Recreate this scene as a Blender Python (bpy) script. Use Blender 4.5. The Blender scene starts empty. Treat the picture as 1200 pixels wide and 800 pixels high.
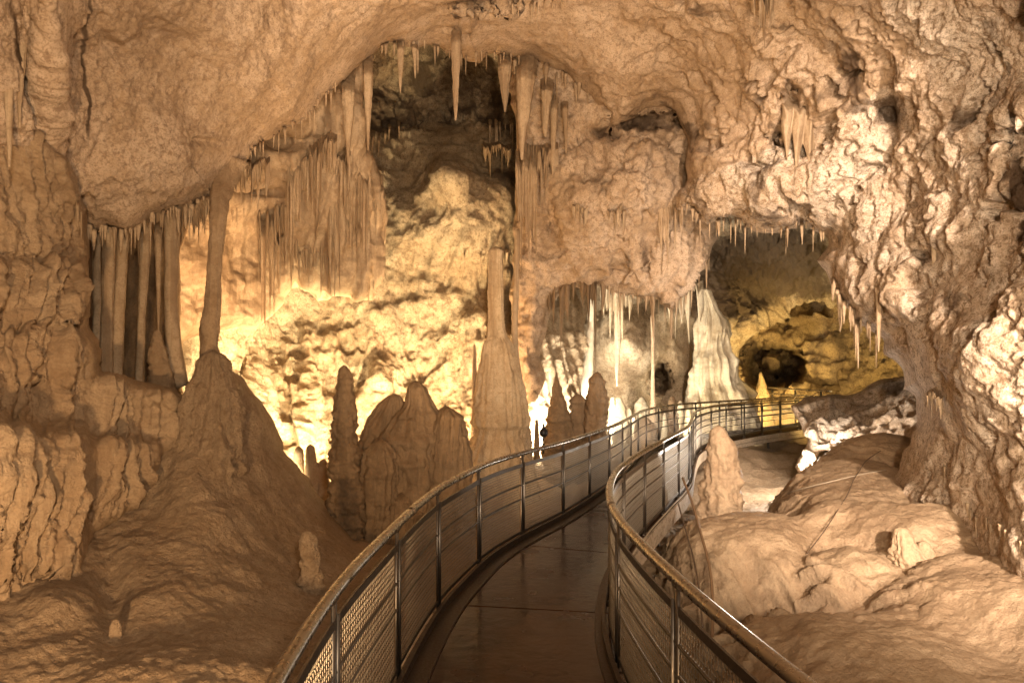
import bpy, math, random
import numpy as np

random.seed(7)
RNG = np.random.default_rng(7)
scene = bpy.context.scene
COL = scene.collection
F, CX, HY, EYE = 800.0, 600.0, 431.0, 1.9      # focal length in photo pixels, centre column, horizon row, eye height


def P(px, py, Y):
    px, py, Y = np.asarray(px, float), np.asarray(py, float), np.asarray(Y, float)
    return np.stack(np.broadcast_arrays((px - CX) / F * Y, Y, EYE - (py - HY) / F * Y), -1)


# ------------------------------------------------------------------ noise
def _hash(ix, iy, iz, seed):
    h = (ix.astype(np.int64) * 374761393 + iy.astype(np.int64) * 668265263 + iz.astype(np.int64) * 2147483647 + seed * 1274126177) & 0xFFFFFFFF
    h = ((h ^ (h >> 13)) * 1274126177) & 0xFFFFFFFF
    h = ((h ^ (h >> 16)) * 2246822519) & 0xFFFFFFFF
    return h ^ (h >> 15)


_a = np.random.default_rng(1).normal(size=(256, 3))
GRAD = (_a / np.linalg.norm(_a, axis=1, keepdims=True)).astype(np.float32)


def perlin(p, seed=0):
    p = np.asarray(p, np.float32)
    i = np.floor(p).astype(np.int64)
    f = p - i
    u = f * f * f * (f * (f * 6 - 15) + 10)
    out = np.zeros(p.shape[:-1], np.float32)
    for dx in (0, 1):
        for dy in (0, 1):
            for dz in (0, 1):
                g = GRAD[_hash(i[..., 0] + dx, i[..., 1] + dy, i[..., 2] + dz, seed) & 255]
                d = g[..., 0] * (f[..., 0] - dx) + g[..., 1] * (f[..., 1] - dy) + g[..., 2] * (f[..., 2] - dz)
                w = (u[..., 0] if dx else 1 - u[..., 0]) * (u[..., 1] if dy else 1 - u[..., 1]) * (u[..., 2] if dz else 1 - u[..., 2])
                out += w * d
    return out * 1.5


def fbm(p, o=4, seed=0, g=0.5, ridge=False):
    t = np.zeros(p.shape[:-1], np.float32)
    a = 1.0
    for k in range(o):
        n = perlin(p * (2.03 ** k) + k * 17.3, seed + k)
        t += a * ((0.5 - np.abs(n)) if ridge else n)
        a *= g
    return t


def billow(p, o=4, seed=0, g=0.5):
    t = np.zeros(p.shape[:-1], np.float32)
    a = 1.0
    for k in range(o):
        n_ = perlin(p * (2.03 ** k) + k * 11.7, seed + k)
        t += a * (np.sqrt(n_ * n_ + 0.010) - 0.27)
        a *= g
    return t


def worley(p, seed=0):
    p = np.asarray(p, np.float32)
    i = np.floor(p).astype(np.int64)
    best = np.full(p.shape[:-1], 9.0, np.float32)
    for dx in (-1, 0, 1):
        for dy in (-1, 0, 1):
            for dz in (-1, 0, 1):
                c = i + np.array([dx, dy, dz])
                h = _hash(c[..., 0], c[..., 1], c[..., 2], seed)
                d2 = 0
                for k in range(3):
                    fp = ((h >> (8 * k)) & 255) / 255.0
                    d2 = d2 + (c[..., k] + fp - p[..., k]) ** 2
                best = np.minimum(best, d2)
    return np.sqrt(best)


def sstep(a, b, x):
    t = np.clip((x - a) / (b - a), 0, 1)
    return t * t * (3 - 2 * t)


def flutes(p, f, seed=0, zf=0.09):
    """hanging drip ribs: rounded between sharp grooves that run down the face"""
    al = p[..., 0] + 0.55 * p[..., 1] + 0.10 * perlin(p * 0.9, seed + 5) + 0.02 * perlin(p * 5, seed + 6)
    q = np.stack([al * f, 0 * al + seed % 17, p[..., 2] * f * zf], -1)
    n1, n2 = perlin(q, seed), perlin(q * np.array([2.3, 1, 2.0]) + 9, seed + 1)
    return np.sqrt(n1 * n1 + 0.012) * 1.6 + 0.5 * np.sqrt(n2 * n2 + 0.012) - 0.2


def terrace(p, h, seed=0):
    t = p[..., 2] / h + 1.1 * perlin(p * 0.7, seed)
    t = t - np.floor(t)
    return np.sqrt(t) * sstep(1.0, 0.86, t)


# ------------------------------------------------------------------ object helpers
def tag(o, label=None, cat=None, group=None, kind=None):
    for k, v in (('label', label), ('category', cat), ('group', group), ('kind', kind)):
        if v:
            o[k] = v
    return o


def mesh_from(name, V, faces, mat, parent=None, loc=None, smooth=True, stain_shade=None):
    V = np.ascontiguousarray(V, np.float32)
    if loc is not None:
        V = V - np.asarray(loc, np.float32)
    me = bpy.data.meshes.new(name)
    if isinstance(faces, np.ndarray):
        n, k = faces.shape
        me.vertices.add(len(V)); me.vertices.foreach_set('co', V.ravel())
        me.loops.add(n * k); me.loops.foreach_set('vertex_index', np.ascontiguousarray(faces, np.int32).ravel())
        me.polygons.add(n)
        me.polygons.foreach_set('loop_start', np.arange(0, n * k, k, dtype=np.int32))
        me.update(calc_edges=True)
        me.validate()
    else:
        me.from_pydata(V.tolist(), [], [list(map(int, f)) for f in faces])
    if smooth:
        me.polygons.foreach_set('use_smooth', np.ones(len(me.polygons), bool))
    if stain_shade is not None and len(stain_shade) == len(me.vertices):
        at = me.attributes.new('stain_shade', 'FLOAT', 'POINT')
        at.data.foreach_set('value', np.ascontiguousarray(stain_shade, np.float32))
    me.materials.append(mat)
    o = bpy.data.objects.new(name, me)
    COL.objects.link(o)
    if loc is not None:
        o.location = [float(c) for c in loc]
    if parent is not None:
        o.parent = parent
    return o


def empty(name, loc=(0, 0, 0)):
    o = bpy.data.objects.new(name, None)
    COL.objects.link(o)
    o.location = loc
    o.empty_display_size = 0.2
    return o


# ------------------------------------------------------------------ materials
def mk_mat(name):
    m = bpy.data.materials.new(name)
    m.use_nodes = True
    nt = m.node_tree
    nt.nodes.clear()
    out = nt.nodes.new('ShaderNodeOutputMaterial')
    b = nt.nodes.new('ShaderNodeBsdfPrincipled')
    nt.links.new(b.outputs[0], out.inputs[0])
    return m, nt, b


def rock_mat(name, pale, mid, dark, stain_shade, rough=0.62, patch=0.55, bump=0.5, streak=0.0, speck=0.5, spec=0.35):
    m, nt, b = mk_mat(name)
    N, L = nt.nodes.new, nt.links.new
    geo = N('ShaderNodeNewGeometry')

    def noise(scale, detail=6, rough_=0.6, dist=0.0, vec=None):
        n = N('ShaderNodeTexNoise')
        n.inputs['Scale'].default_value = scale
        n.inputs['Detail'].default_value = detail
        n.inputs['Roughness'].default_value = rough_
        n.inputs['Distortion'].default_value = dist
        L(vec or geo.outputs['Position'], n.inputs['Vector'])
        return n.outputs['Fac']

    def ramp(fac, a, b_, v0=0.0, v1=1.0):
        r = N('ShaderNodeMapRange')
        r.interpolation_type = 'SMOOTHSTEP'
        r.inputs['From Min'].default_value = a
        r.inputs['From Max'].default_value = b_
        r.inputs['To Min'].default_value = v0
        r.inputs['To Max'].default_value = v1
        L(fac, r.inputs['Value'])
        return r.outputs[0]

    def mix(fac, a, b_):
        x = N('ShaderNodeMix')
        x.data_type = 'RGBA'
        if hasattr(fac, 'is_linked'):
            L(fac, x.inputs[0])
        else:
            x.inputs[0].default_value = fac
        for s, v in ((x.inputs[6], a), (x.inputs[7], b_)):
            if hasattr(v, 'is_linked'):
                L(v, s)
            else:
                s.default_value = (*v, 1)
        return x.outputs[2]

    c = mix(ramp(noise(0.8, 10, 0.72, 0.4), 0.40, 0.58), pale, mid)
    c = mix(ramp(noise(2.6, 12, 0.78, 0.6), 0.575 - 0.07 * patch, 0.635 - 0.06 * patch, 0, 0.9 * patch), c, dark)
    c = mix(ramp(noise(7.0, 8, 0.78), 0.51, 0.58, 0, 0.55), c, pale)
    c = mix(ramp(noise(13.0, 8, 0.82), 0.525 - .015 * speck, 0.575, 0, min(1, speck * 1.5)), c, dark)
    c = mix(ramp(noise(45.0, 3, 0.7), 0.50, 0.60, 0, min(1, speck)), c, dark)
    if streak > 0:
        mp = N('ShaderNodeMapping')
        mp.inputs['Scale'].default_value = (7, 7, 0.35)
        L(geo.outputs['Position'], mp.inputs['Vector'])
        c = mix(ramp(noise(1.0, 4, 0.6, 0.2, mp.outputs[0]), 0.48, 0.60, 0, streak), c, dark)
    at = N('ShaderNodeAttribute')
    at.attribute_name = 'stain_shade'  # rock stains, and the shade of holes and clefts painted with them
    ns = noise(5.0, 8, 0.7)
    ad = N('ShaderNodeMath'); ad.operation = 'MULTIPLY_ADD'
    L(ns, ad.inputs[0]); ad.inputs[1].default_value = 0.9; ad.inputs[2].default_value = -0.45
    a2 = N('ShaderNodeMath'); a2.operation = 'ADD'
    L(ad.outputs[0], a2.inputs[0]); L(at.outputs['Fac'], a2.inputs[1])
    c = mix(ramp(a2.outputs[0], 0.3, 0.8, 0, 0.92), c, stain_shade)
    L(c, b.inputs['Base Color'])
    L(ramp(noise(2.0, 4), 0.3, 0.7, rough - 0.12, rough + 0.15), b.inputs['Roughness'])
    b.inputs['Specular IOR Level'].default_value = spec
    h = N('ShaderNodeMath'); h.operation = 'MULTIPLY_ADD'
    L(noise(34.0, 4, 0.75), h.inputs[0]); h.inputs[1].default_value = 0.45
    L(noise(9.0, 10, 0.74, 0.3), h.inputs[2])
    bp = N('ShaderNodeBump')
    bp.inputs['Strength'].default_value = bump
    bp.inputs['Distance'].default_value = 0.20
    L(h.outputs[0], bp.inputs['Height'])
    L(bp.outputs[0], b.inputs['Normal'])
    return m


PALE, MID, DARK, STN_SHADE = (0.64, 0.48, 0.34), (0.47, 0.325, 0.20), (0.23, 0.14, 0.075), (0.075, 0.044, 0.024)
M_CEIL = rock_mat('ceiling limestone', PALE, MID, (0.28, 0.18, 0.11), STN_SHADE, patch=0.5, bump=0.5, speck=0.5)
M_WALL = rock_mat('white wall limestone', (0.82, 0.68, 0.54), (0.62, 0.46, 0.32), (0.27, 0.17, 0.095), STN_SHADE, patch=0.6, bump=0.6, speck=0.55, rough=0.8, spec=0.15)
M_FLOW = rock_mat('left flowstone', (0.52, 0.37, 0.23), (0.41, 0.275, 0.16), (0.25, 0.155, 0.085), STN_SHADE, patch=0.4, bump=0.6, speck=0.25, rough=0.5, streak=.35)
M_MOUND = rock_mat('floor calcite', (0.52, 0.37, 0.235), (0.40, 0.27, 0.16), (0.25, 0.155, 0.085), STN_SHADE, patch=0.3, bump=0.8, speck=0.35, rough=0.55)
M_MOUNDR = rock_mat('right floor calcite', (0.48, 0.345, 0.22), (0.36, 0.245, 0.15), (0.21, 0.13, 0.075), STN_SHADE, patch=0.4, bump=0.5, speck=0.2, rough=0.5)
M_BACK = rock_mat('back wall limestone', (0.64, 0.50, 0.33), (0.52, 0.375, 0.225), (0.24, 0.15, 0.08), (0.10, 0.062, 0.034), patch=0.7, bump=0.8, speck=0.5)
M_YEL = rock_mat('yellow far rock', (0.54, 0.37, 0.18), (0.42, 0.28, 0.13), (0.16, 0.10, 0.05), STN_SHADE, patch=0.7, bump=0.8)
M_STAL = rock_mat('tan dripstone', (0.56, 0.415, 0.27), (0.44, 0.31, 0.19), (0.27, 0.175, 0.10), STN_SHADE, patch=0.4, bump=0.45, streak=0.6, speck=0.25, rough=0.5)
M_DSTAL = rock_mat('brown dripstone', (0.31, 0.205, 0.115), (0.235, 0.15, 0.08), (0.15, 0.095, 0.05), STN_SHADE, patch=0.4, bump=0.5, streak=0.5, speck=0.25, rough=0.5)
M_WHITE = rock_mat('lit wall white', (0.66, 0.58, 0.46), (0.55, 0.46, 0.33), (0.4, 0.3, 0.19), STN_SHADE, patch=0.25, bump=0.4, streak=0.35, speck=0.1, rough=0.5)


M_COL = rock_mat('column dripstone', (0.68, 0.52, 0.34), (0.56, 0.40, 0.24), (0.34, 0.22, 0.12), STN_SHADE, patch=0.35, bump=0.5, streak=0.5, speck=0.3)
M_PALE = rock_mat('pale dripstone', (0.62, 0.53, 0.38), (0.50, 0.40, 0.26), (0.3, 0.21, 0.12), STN_SHADE, patch=0.4, bump=0.5, streak=0.5, speck=0.3)


def metal_mat(name, col, rough, scale=60, bump=0.1):
    m, nt, b = mk_mat(name)
    N, L = nt.nodes.new, nt.links.new
    n = N('ShaderNodeTexNoise'); n.inputs['Scale'].default_value = scale; n.inputs['Detail'].default_value = 5
    g = N('ShaderNodeNewGeometry'); L(g.outputs['Position'], n.inputs['Vector'])
    r = N('ShaderNodeMapRange'); L(n.outputs['Fac'], r.inputs['Value'])
    r.inputs['From Min'].default_value = 0.3; r.inputs['From Max'].default_value = 0.7
    r.inputs['To Min'].default_value = rough - 0.08; r.inputs['To Max'].default_value = rough + 0.12
    L(r.outputs[0], b.inputs['Roughness'])
    b.inputs['Base Color'].default_value = (*col, 1)
    b.inputs['Metallic'].default_value = 1.0
    bp = N('ShaderNodeBump'); bp.inputs['Strength'].default_value = bump; bp.inputs['Distance'].default_value = 0.002
    L(n.outputs['Fac'], bp.inputs['Height']); L(bp.outputs[0], b.inputs['Normal'])
    return m


M_RAIL = metal_mat('brushed steel handrail', (0.38, 0.345, 0.30), 0.27, scale=25, bump=0.015)
M_POST = metal_mat('steel post', (0.15, 0.13, 0.11), 0.42)
M_WIRE = metal_mat('steel wire', (0.30, 0.265, 0.22), 0.34)
M_BEAM = rock_mat('pale edge beam', (0.50, 0.40, 0.30), (0.40, 0.31, 0.22), (0.2, 0.14, 0.09), STN_SHADE, patch=0.4, bump=0.2, rough=0.6)
M_KERB = metal_mat('dark kick plate', (0.09, 0.07, 0.055), 0.45)


def deck_mat():
    m, nt, b = mk_mat('wet brown deck')
    N, L = nt.nodes.new, nt.links.new
    g = N('ShaderNodeNewGeometry')
    n = N('ShaderNodeTexNoise'); n.inputs['Scale'].default_value = 5; n.inputs['Detail'].default_value = 8; n.inputs['Roughness'].default_value = 0.7
    L(g.outputs['Position'], n.inputs['Vector'])
    cr = N('ShaderNodeValToRGB')
    cr.color_ramp.elements[0].position = 0.35; cr.color_ramp.elements[0].color = (0.016, 0.008, 0.004, 1)
    cr.color_ramp.elements[1].position = 0.72; cr.color_ramp.elements[1].color = (0.050, 0.018, 0.007, 1)
    L(n.outputs['Fac'], cr.inputs['Fac']); L(cr.outputs[0], b.inputs['Base Color'])
    n2 = N('ShaderNodeTexNoise'); n2.inputs['Scale'].default_value = 2.2; n2.inputs['Detail'].default_value = 6
    L(g.outputs['Position'], n2.inputs['Vector'])
    r = N('ShaderNodeMapRange'); L(n2.outputs['Fac'], r.inputs['Value'])
    r.inputs['From Min'].default_value = 0.35; r.inputs['From Max'].default_value = 0.65
    r.inputs['To Min'].default_value = 0.07; r.inputs['To Max'].default_value = 0.30
    L(r.outputs[0], b.inputs['Roughness'])
    mp = N('ShaderNodeMapping'); mp.inputs['Scale'].default_value = (11, 11, 11)
    L(g.outputs['Position'], mp.inputs['Vector'])
    n3 = N('ShaderNodeTexNoise'); n3.inputs['Scale'].default_value = 1.0; n3.inputs['Detail'].default_value = 5
    L(mp.outputs[0], n3.inputs['Vector'])
    bp = N('ShaderNodeBump'); bp.inputs['Strength'].default_value = 0.18; bp.inputs['Distance'].default_value = 0.02
    L(n3.outputs['Fac'], bp.inputs['Height']); L(bp.outputs[0], b.inputs['Normal'])
    return m


M_DECK = deck_mat()
M_DECK.node_tree.nodes['Principled BSDF'].inputs['Specular IOR Level'].default_value = 0.22


def plain_mat(name, col, rough=0.5):
    m, nt, b = mk_mat(name)
    n = nt.nodes.new('ShaderNodeTexNoise'); n.inputs['Scale'].default_value = 40
    g = nt.nodes.new('ShaderNodeNewGeometry'); nt.links.new(g.outputs['Position'], n.inputs['Vector'])
    x = nt.nodes.new('ShaderNodeMix'); x.data_type = 'RGBA'
    x.inputs[6].default_value = (*[c * 0.8 for c in col], 1); x.inputs[7].default_value = (*[min(1, c * 1.15) for c in col], 1)
    nt.links.new(n.outputs['Fac'], x.inputs[0]); nt.links.new(x.outputs[2], b.inputs['Base Color'])
    b.inputs['Roughness'].default_value = rough
    return m


M_BLACK = plain_mat('black lamp housing', (0.012, 0.012, 0.013), 0.4)
M_CABLE = plain_mat('pale cable', (0.36, 0.29, 0.21), 0.6)
M_HOSE = plain_mat('brown hose', (0.20, 0.12, 0.065), 0.5)
M_DCABLE = plain_mat('dark cable', (0.10, 0.065, 0.04), 0.5)


# ------------------------------------------------------------------ sheets of rock with real depth
class TPS:
    """smooth depth field through control points; planes stay planes (interpolates 1/depth)"""
    def __init__(s, ctrl, lo=2.0, hi=60.0, smooth=0.02):
        c = np.array(ctrl, float)
        s.x = c[:, :2] / 100.0
        w = 1.0 / c[:, 2]
        n = len(c)
        K = s.k(s.x[:, None] - s.x[None])
        A = np.zeros((n + 3, n + 3))
        A[:n, :n] = K + smooth * np.eye(n)
        A[:n, n] = A[n, :n] = 1
        A[:n, n + 1:] = s.x; A[n + 1:, :n] = s.x.T
        s.w = np.linalg.solve(A, np.r_[w, 0, 0, 0])
        s.n, s.lo, s.hi = n, lo, hi

    def k(s, d):
        r2 = (d ** 2).sum(-1)
        return np.where(r2 > 1e-12, r2 * np.log(r2 + 1e-12) * 0.5, 0)

    def __call__(s, px, py):
        q = np.stack(np.broadcast_arrays(np.asarray(px, float), np.asarray(py, float)), -1) / 100.0
        out = s.w[s.n] + q[..., 0] * s.w[s.n + 1] + q[..., 1] * s.w[s.n + 2]
        for i in range(s.n):
            out = out + s.w[i] * s.k(q - s.x[i])
        return 1.0 / np.clip(out, 1 / s.hi, 1 / s.lo)


def ragged(poly, sp=9.0, amp=4.0, scale=22.0, seed=3):
    pts = []
    n = len(poly)
    for i in range(n):
        a, b = np.array(poly[i], float), np.array(poly[(i + 1) % n], float)
        m = max(1, int(np.linalg.norm(b - a) / sp))
        m = min(m, 60)
        for k in range(m):
            pts.append(a + (b - a) * k / m)
    pts = np.array(pts)
    q = np.c_[pts / scale, np.zeros(len(pts))]
    pts[:, 0] += amp * perlin(q, seed) * 1.4
    pts[:, 1] += amp * perlin(q + 31.7, seed + 1) * 1.4
    return pts


def poly_dist(px, py, poly):
    """signed distance (inside > 0) and nearest boundary point"""
    N = px.size
    sd = np.empty(N, np.float32); qx = np.empty(N, np.float32); qy = np.empty(N, np.float32)
    a = poly.astype(np.float32); b = np.roll(a, -1, 0)
    d = b - a
    l2 = (d ** 2).sum(1) + 1e-9
    X, Yv = px.ravel().astype(np.float32), py.ravel().astype(np.float32)
    ch = max(1, int(6e6 // len(a)))
    for s in range(0, N, ch):
        x, y = X[s:s + ch, None], Yv[s:s + ch, None]
        t = np.clip(((x - a[:, 0]) * d[:, 0] + (y - a[:, 1]) * d[:, 1]) / l2, 0, 1)
        ex, ey = a[:, 0] + t * d[:, 0], a[:, 1] + t * d[:, 1]
        D = (x - ex) ** 2 + (y - ey) ** 2
        j = D.argmin(1)
        r = np.arange(len(j))
        cr = ((a[:, 1] > y) != (b[:, 1] > y)) & (x < d[:, 0] * (y - a[:, 1]) / np.where(np.abs(d[:, 1]) < 1e-6, 1e-6, d[:, 1]) + a[:, 0])
        ins = cr.sum(1) % 2 == 1
        sd[s:s + ch] = np.sqrt(D[r, j]) * np.where(ins, 1, -1)
        qx[s:s + ch] = ex[r, j]; qy[s:s + ch] = ey[r, j]
    return sd.reshape(px.shape), qx.reshape(px.shape), qy.reshape(px.shape)


def _axis(a, b, hi_, step):
    out = []
    x = a
    while x < b + step:
        out.append(x)
        o = max(-12 - x, x - hi_ - 12, 0)
        x += step if o <= 0 else min(7.0, step + o * 0.05)
    return np.array(out)


def sheet(name, poly, ctrl, mat, disp, step=3.0, w=25.0, R=0.6, bumps=(), amp=4.0, scale=22.0, stain_shade=None, split=None, origin=None, seed=3, hi=60.0, bpow=1.0, pre=None):
    """rock mass whose rim follows an outline and rolls back from it to its own thickness.
    bumps: (px, py, rx, ry, metres towards the viewer).  disp(p, px, py) -> outward metres"""
    tps = TPS(ctrl, hi=hi) if not callable(ctrl) else ctrl
    poly = ragged(poly, amp=amp, scale=scale, seed=seed)
    x0, y0 = poly.min(0) - 10; x1, y1 = poly.max(0) + 10
    gx, gy = _axis(x0, x1, 1200, step), _axis(y0, y1, 800, step)
    PX, PY = np.meshgrid(gx, gy)
    sd, qx, qy = poly_dist(PX, PY, poly)
    out = sd < 0
    e = np.where(out, -sd, 0)
    X, Y = np.where(out, qx, PX), np.where(out, qy, PY)
    D = tps(X, Y)
    wq = np.stack([X / 11.0, Y / 11.0, 0 * X], -1)
    wx, wy = fbm(wq, 2, seed + 40) * 6.0, fbm(wq + 50, 2, seed + 41) * 6.0
    for bm in bumps:
        bx, by, rx, ry, h = bm[:5]
        pw = bm[5] if len(bm) > 5 else bpow
        k_ = 0.0 if pw == bpow else min(1.0, rx / 9.0)
        r2 = ((X + wx * k_ - bx) / rx) ** 2 + ((Y + wy * k_ - by) / ry) ** 2
        D = D - h * np.exp(-(r2 ** pw) * 1.4)
    if pre:
        D = D - pre(X, Y)
    d = np.clip(1 - np.where(out, 0, sd) / w, 0, 1)
    D = D + R * (1 - np.sqrt(np.clip(1 - d * d, 0, 1))) + e * (R / max(step, 3.0))
    D = np.maximum(D, 1.2)
    V = P(X, Y, D)
    du = np.gradient(V, axis=1); dv = np.gradient(V, axis=0)
    n = np.cross(dv, du)
    n /= np.linalg.norm(n, axis=-1, keepdims=True) + 1e-9
    flip = (n * (V - np.array([0, 0, EYE]))).sum(-1) > 0
    n[flip] *= -1
    # keep the rim's outward direction from swinging wildly
    h = disp(V, X, Y)
    vd = V - np.array([0, 0, EYE]); vd /= np.linalg.norm(vd, axis=-1, keepdims=True)
    face = np.abs((n * vd).sum(-1))
    h = h * (0.12 + 0.88 * sstep(0.05, 0.5, face)) * np.where(out, 0.15, 1.0)
    V2 = V + n * h[..., None]
    keep = e < step * 3.2
    ny, nx = keep.shape
    idx = np.arange(ny * nx).reshape(ny, nx)
    quad = np.stack([idx[:-1, :-1], idx[1:, :-1], idx[1:, 1:], idx[:-1, 1:]], -1).reshape(-1, 4)
    kf = keep.ravel()[quad].all(1)
    quad = quad[kf]
    st = stain_shade(V, X, Y).ravel() if stain_shade else None
    Vf = V2.reshape(-1, 3)

    def emit(nm, q):
        used = np.unique(q)
        mp = np.zeros(ny * nx, np.int64); mp[used] = np.arange(len(used))
        m_ = mat[nm] if isinstance(mat, dict) else mat
        return mesh_from(nm, Vf[used], mp[q], m_, loc=origin, stain_shade=None if st is None else st[used])

    if split:
        cx = X.ravel()[quad].mean(1); cy = Y.ravel()[quad].mean(1)
        sel = split(cx, cy)
        objs = [emit(nm, quad[sel == k]) for k, nm in enumerate(mat)]
        return objs, tps
    return emit(name, quad), tps


def gsum(X, Y, spots):
    t = np.zeros_like(X)
    for (bx, by, rx, ry, h) in spots:
        t = t + h * np.exp(-1.4 * (((X - bx) / rx) ** 2 + ((Y - by) / ry) ** 2))
    return t


# ------------------------------------------------------------------ lathed dripstone
def drip(name, pts, Y, mat, label, cat, group=None, seg=14, rings=26, rough=0.12, flute=0.10, nf=9, lump=0.0, lean=0.0, top=False, seed=None, base='top', parent=None, closed=True):
    """pts: (px, py, half width px) down the axis; solid of revolution with drip flutes and lumps"""
    seed = seed if seed is not None else random.randint(0, 9999)
    pts = sorted(pts, key=lambda t: t[1])
    a = np.array(pts, float)
    # smooth the profile
    t = np.linspace(0, 1, rings)
    yy = a[0, 1] + (a[-1, 1] - a[0, 1]) * t
    xs = np.interp(yy, a[:, 1], a[:, 0]); hw = np.interp(yy, a[:, 1], a[:, 2])
    Yt = Y + lean * (1 - sstep(0.0, 0.28, t))
    ctr = P(xs, yy, Yt)
    rad = hw * Y / F
    th = np.linspace(0, 2 * np.pi, seg, endpoint=False)
    ring = np.stack([np.cos(th), np.sin(th), 0 * th], -1)
    V = ctr[:, None] + ring[None] * rad[:, None, None]
    off = np.array([seed * 1.37 % 50, seed * 2.11 % 50, seed * 0.77 % 50])
    s = 1.0 / max(rad.mean(), 0.012)
    q = V + off
    k = 1 + rough * fbm(q * np.array([s * .8, s * .8, s * .45]), 3, seed % 97)
    if flute:
        u = np.stack(np.broadcast_arrays(np.cos(th)[None] * nf / 3.2, np.sin(th)[None] * nf / 3.2, (ctr[:, 2] * 0.5)[:, None] + seed % 31), -1)
        k = k + flute * (np.abs(perlin(u, seed % 89)) * 2 - 0.6)
    if lump:
        k = k + lump * (0.55 - worley(q * s * 0.8, seed % 53)) + lump * 0.75 * (0.55 - worley(q * s * np.array([2.2, 2.2, 1.8]), seed % 59)) + lump * 0.6 * perlin(q * np.array([0.4 * s, 0.4 * s, 2.6 * s]), seed % 41) + lump * 0.35 * fbm(q * s * 5, 2, seed % 37)
    V = ctr[:, None] + ring[None] * (rad[:, None] * k)[..., None]
    V = V.reshape(-1, 3)
    faces = []
    for i in range(rings - 1):
        for j in range(seg):
            j2 = (j + 1) % seg
            faces.append((i * seg + j, (i + 1) * seg + j, (i + 1) * seg + j2, i * seg + j2))
    V = np.r_[V, ctr[:1] + [[0, 0, rad[0] * 0.55]], ctr[-1:] - [[0, 0, rad[-1] * 0.55]]]
    nt_, nb = len(V) - 2, len(V) - 1
    faces += [(j, (j + 1) % seg, nt_) for j in range(seg)]
    faces += [((rings - 1) * seg + (j + 1) % seg, (rings - 1) * seg + j, nb) for j in range(seg)]
    loc = ctr[0] if base == 'top' else ctr[-1]
    o = mesh_from(name, V, faces, mat, loc=loc)
    if label:
        tag(o, label, cat, group)
    return o


def icicle(px, py0, py1, hw, Y, label, group=None, mat=None, name='stalactite', **kw):
    mid = py0 + (py1 - py0) * 0.45
    x1 = px + random.uniform(-1, 1) * hw * 0.4
    kw.setdefault('rough', .2)
    kw.setdefault('lean', 0.8)
    m1, m2 = random.uniform(.55, .8), random.uniform(.24, .42)
    return drip(name, [(px, py0, hw * random.uniform(1.0, 1.35)), (px, py0 + (py1 - py0) * 0.12, hw * 0.95), ((px + x1) / 2, mid, hw * m1), (x1, py1 - (py1 - py0) * 0.14, hw * m2), (x1, py1, hw * 0.12)],
                Y, mat or M_STAL, label, 'stalactite', group, **kw)


def fringe(line, n, depth, dz, lmin, lmax, hmin, hmax, label, group, mat=None, up=8, seg=8, rings=12, jitter=2.0):
    L = np.array(line, float)
    s = np.r_[0, np.cumsum(np.linalg.norm(np.diff(L, axis=0), axis=1))]
    for k in range(n):
        u = (k + random.uniform(0.1, 0.9)) / n * s[-1]
        x, y = np.interp(u, s, L[:, 0]), np.interp(u, s, L[:, 1])
        y += random.uniform(-jitter, jitter)
        ln = lmin + (lmax - lmin) * random.random() ** 2.4
        hw = hmin + (hmax * 1.25 - hmin) * random.random() ** 1.6
        x += random.uniform(-1, 1) * jitter * 1.5
        hw = min(hw, ln * 0.3 + 0.8)
        icicle(x, y - up, y + ln, hw, float(depth(x, y)) + dz + random.uniform(-.05, .1), label, group, mat, seg=seg, rings=rings, rough=0.26, flute=0.0)


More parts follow.
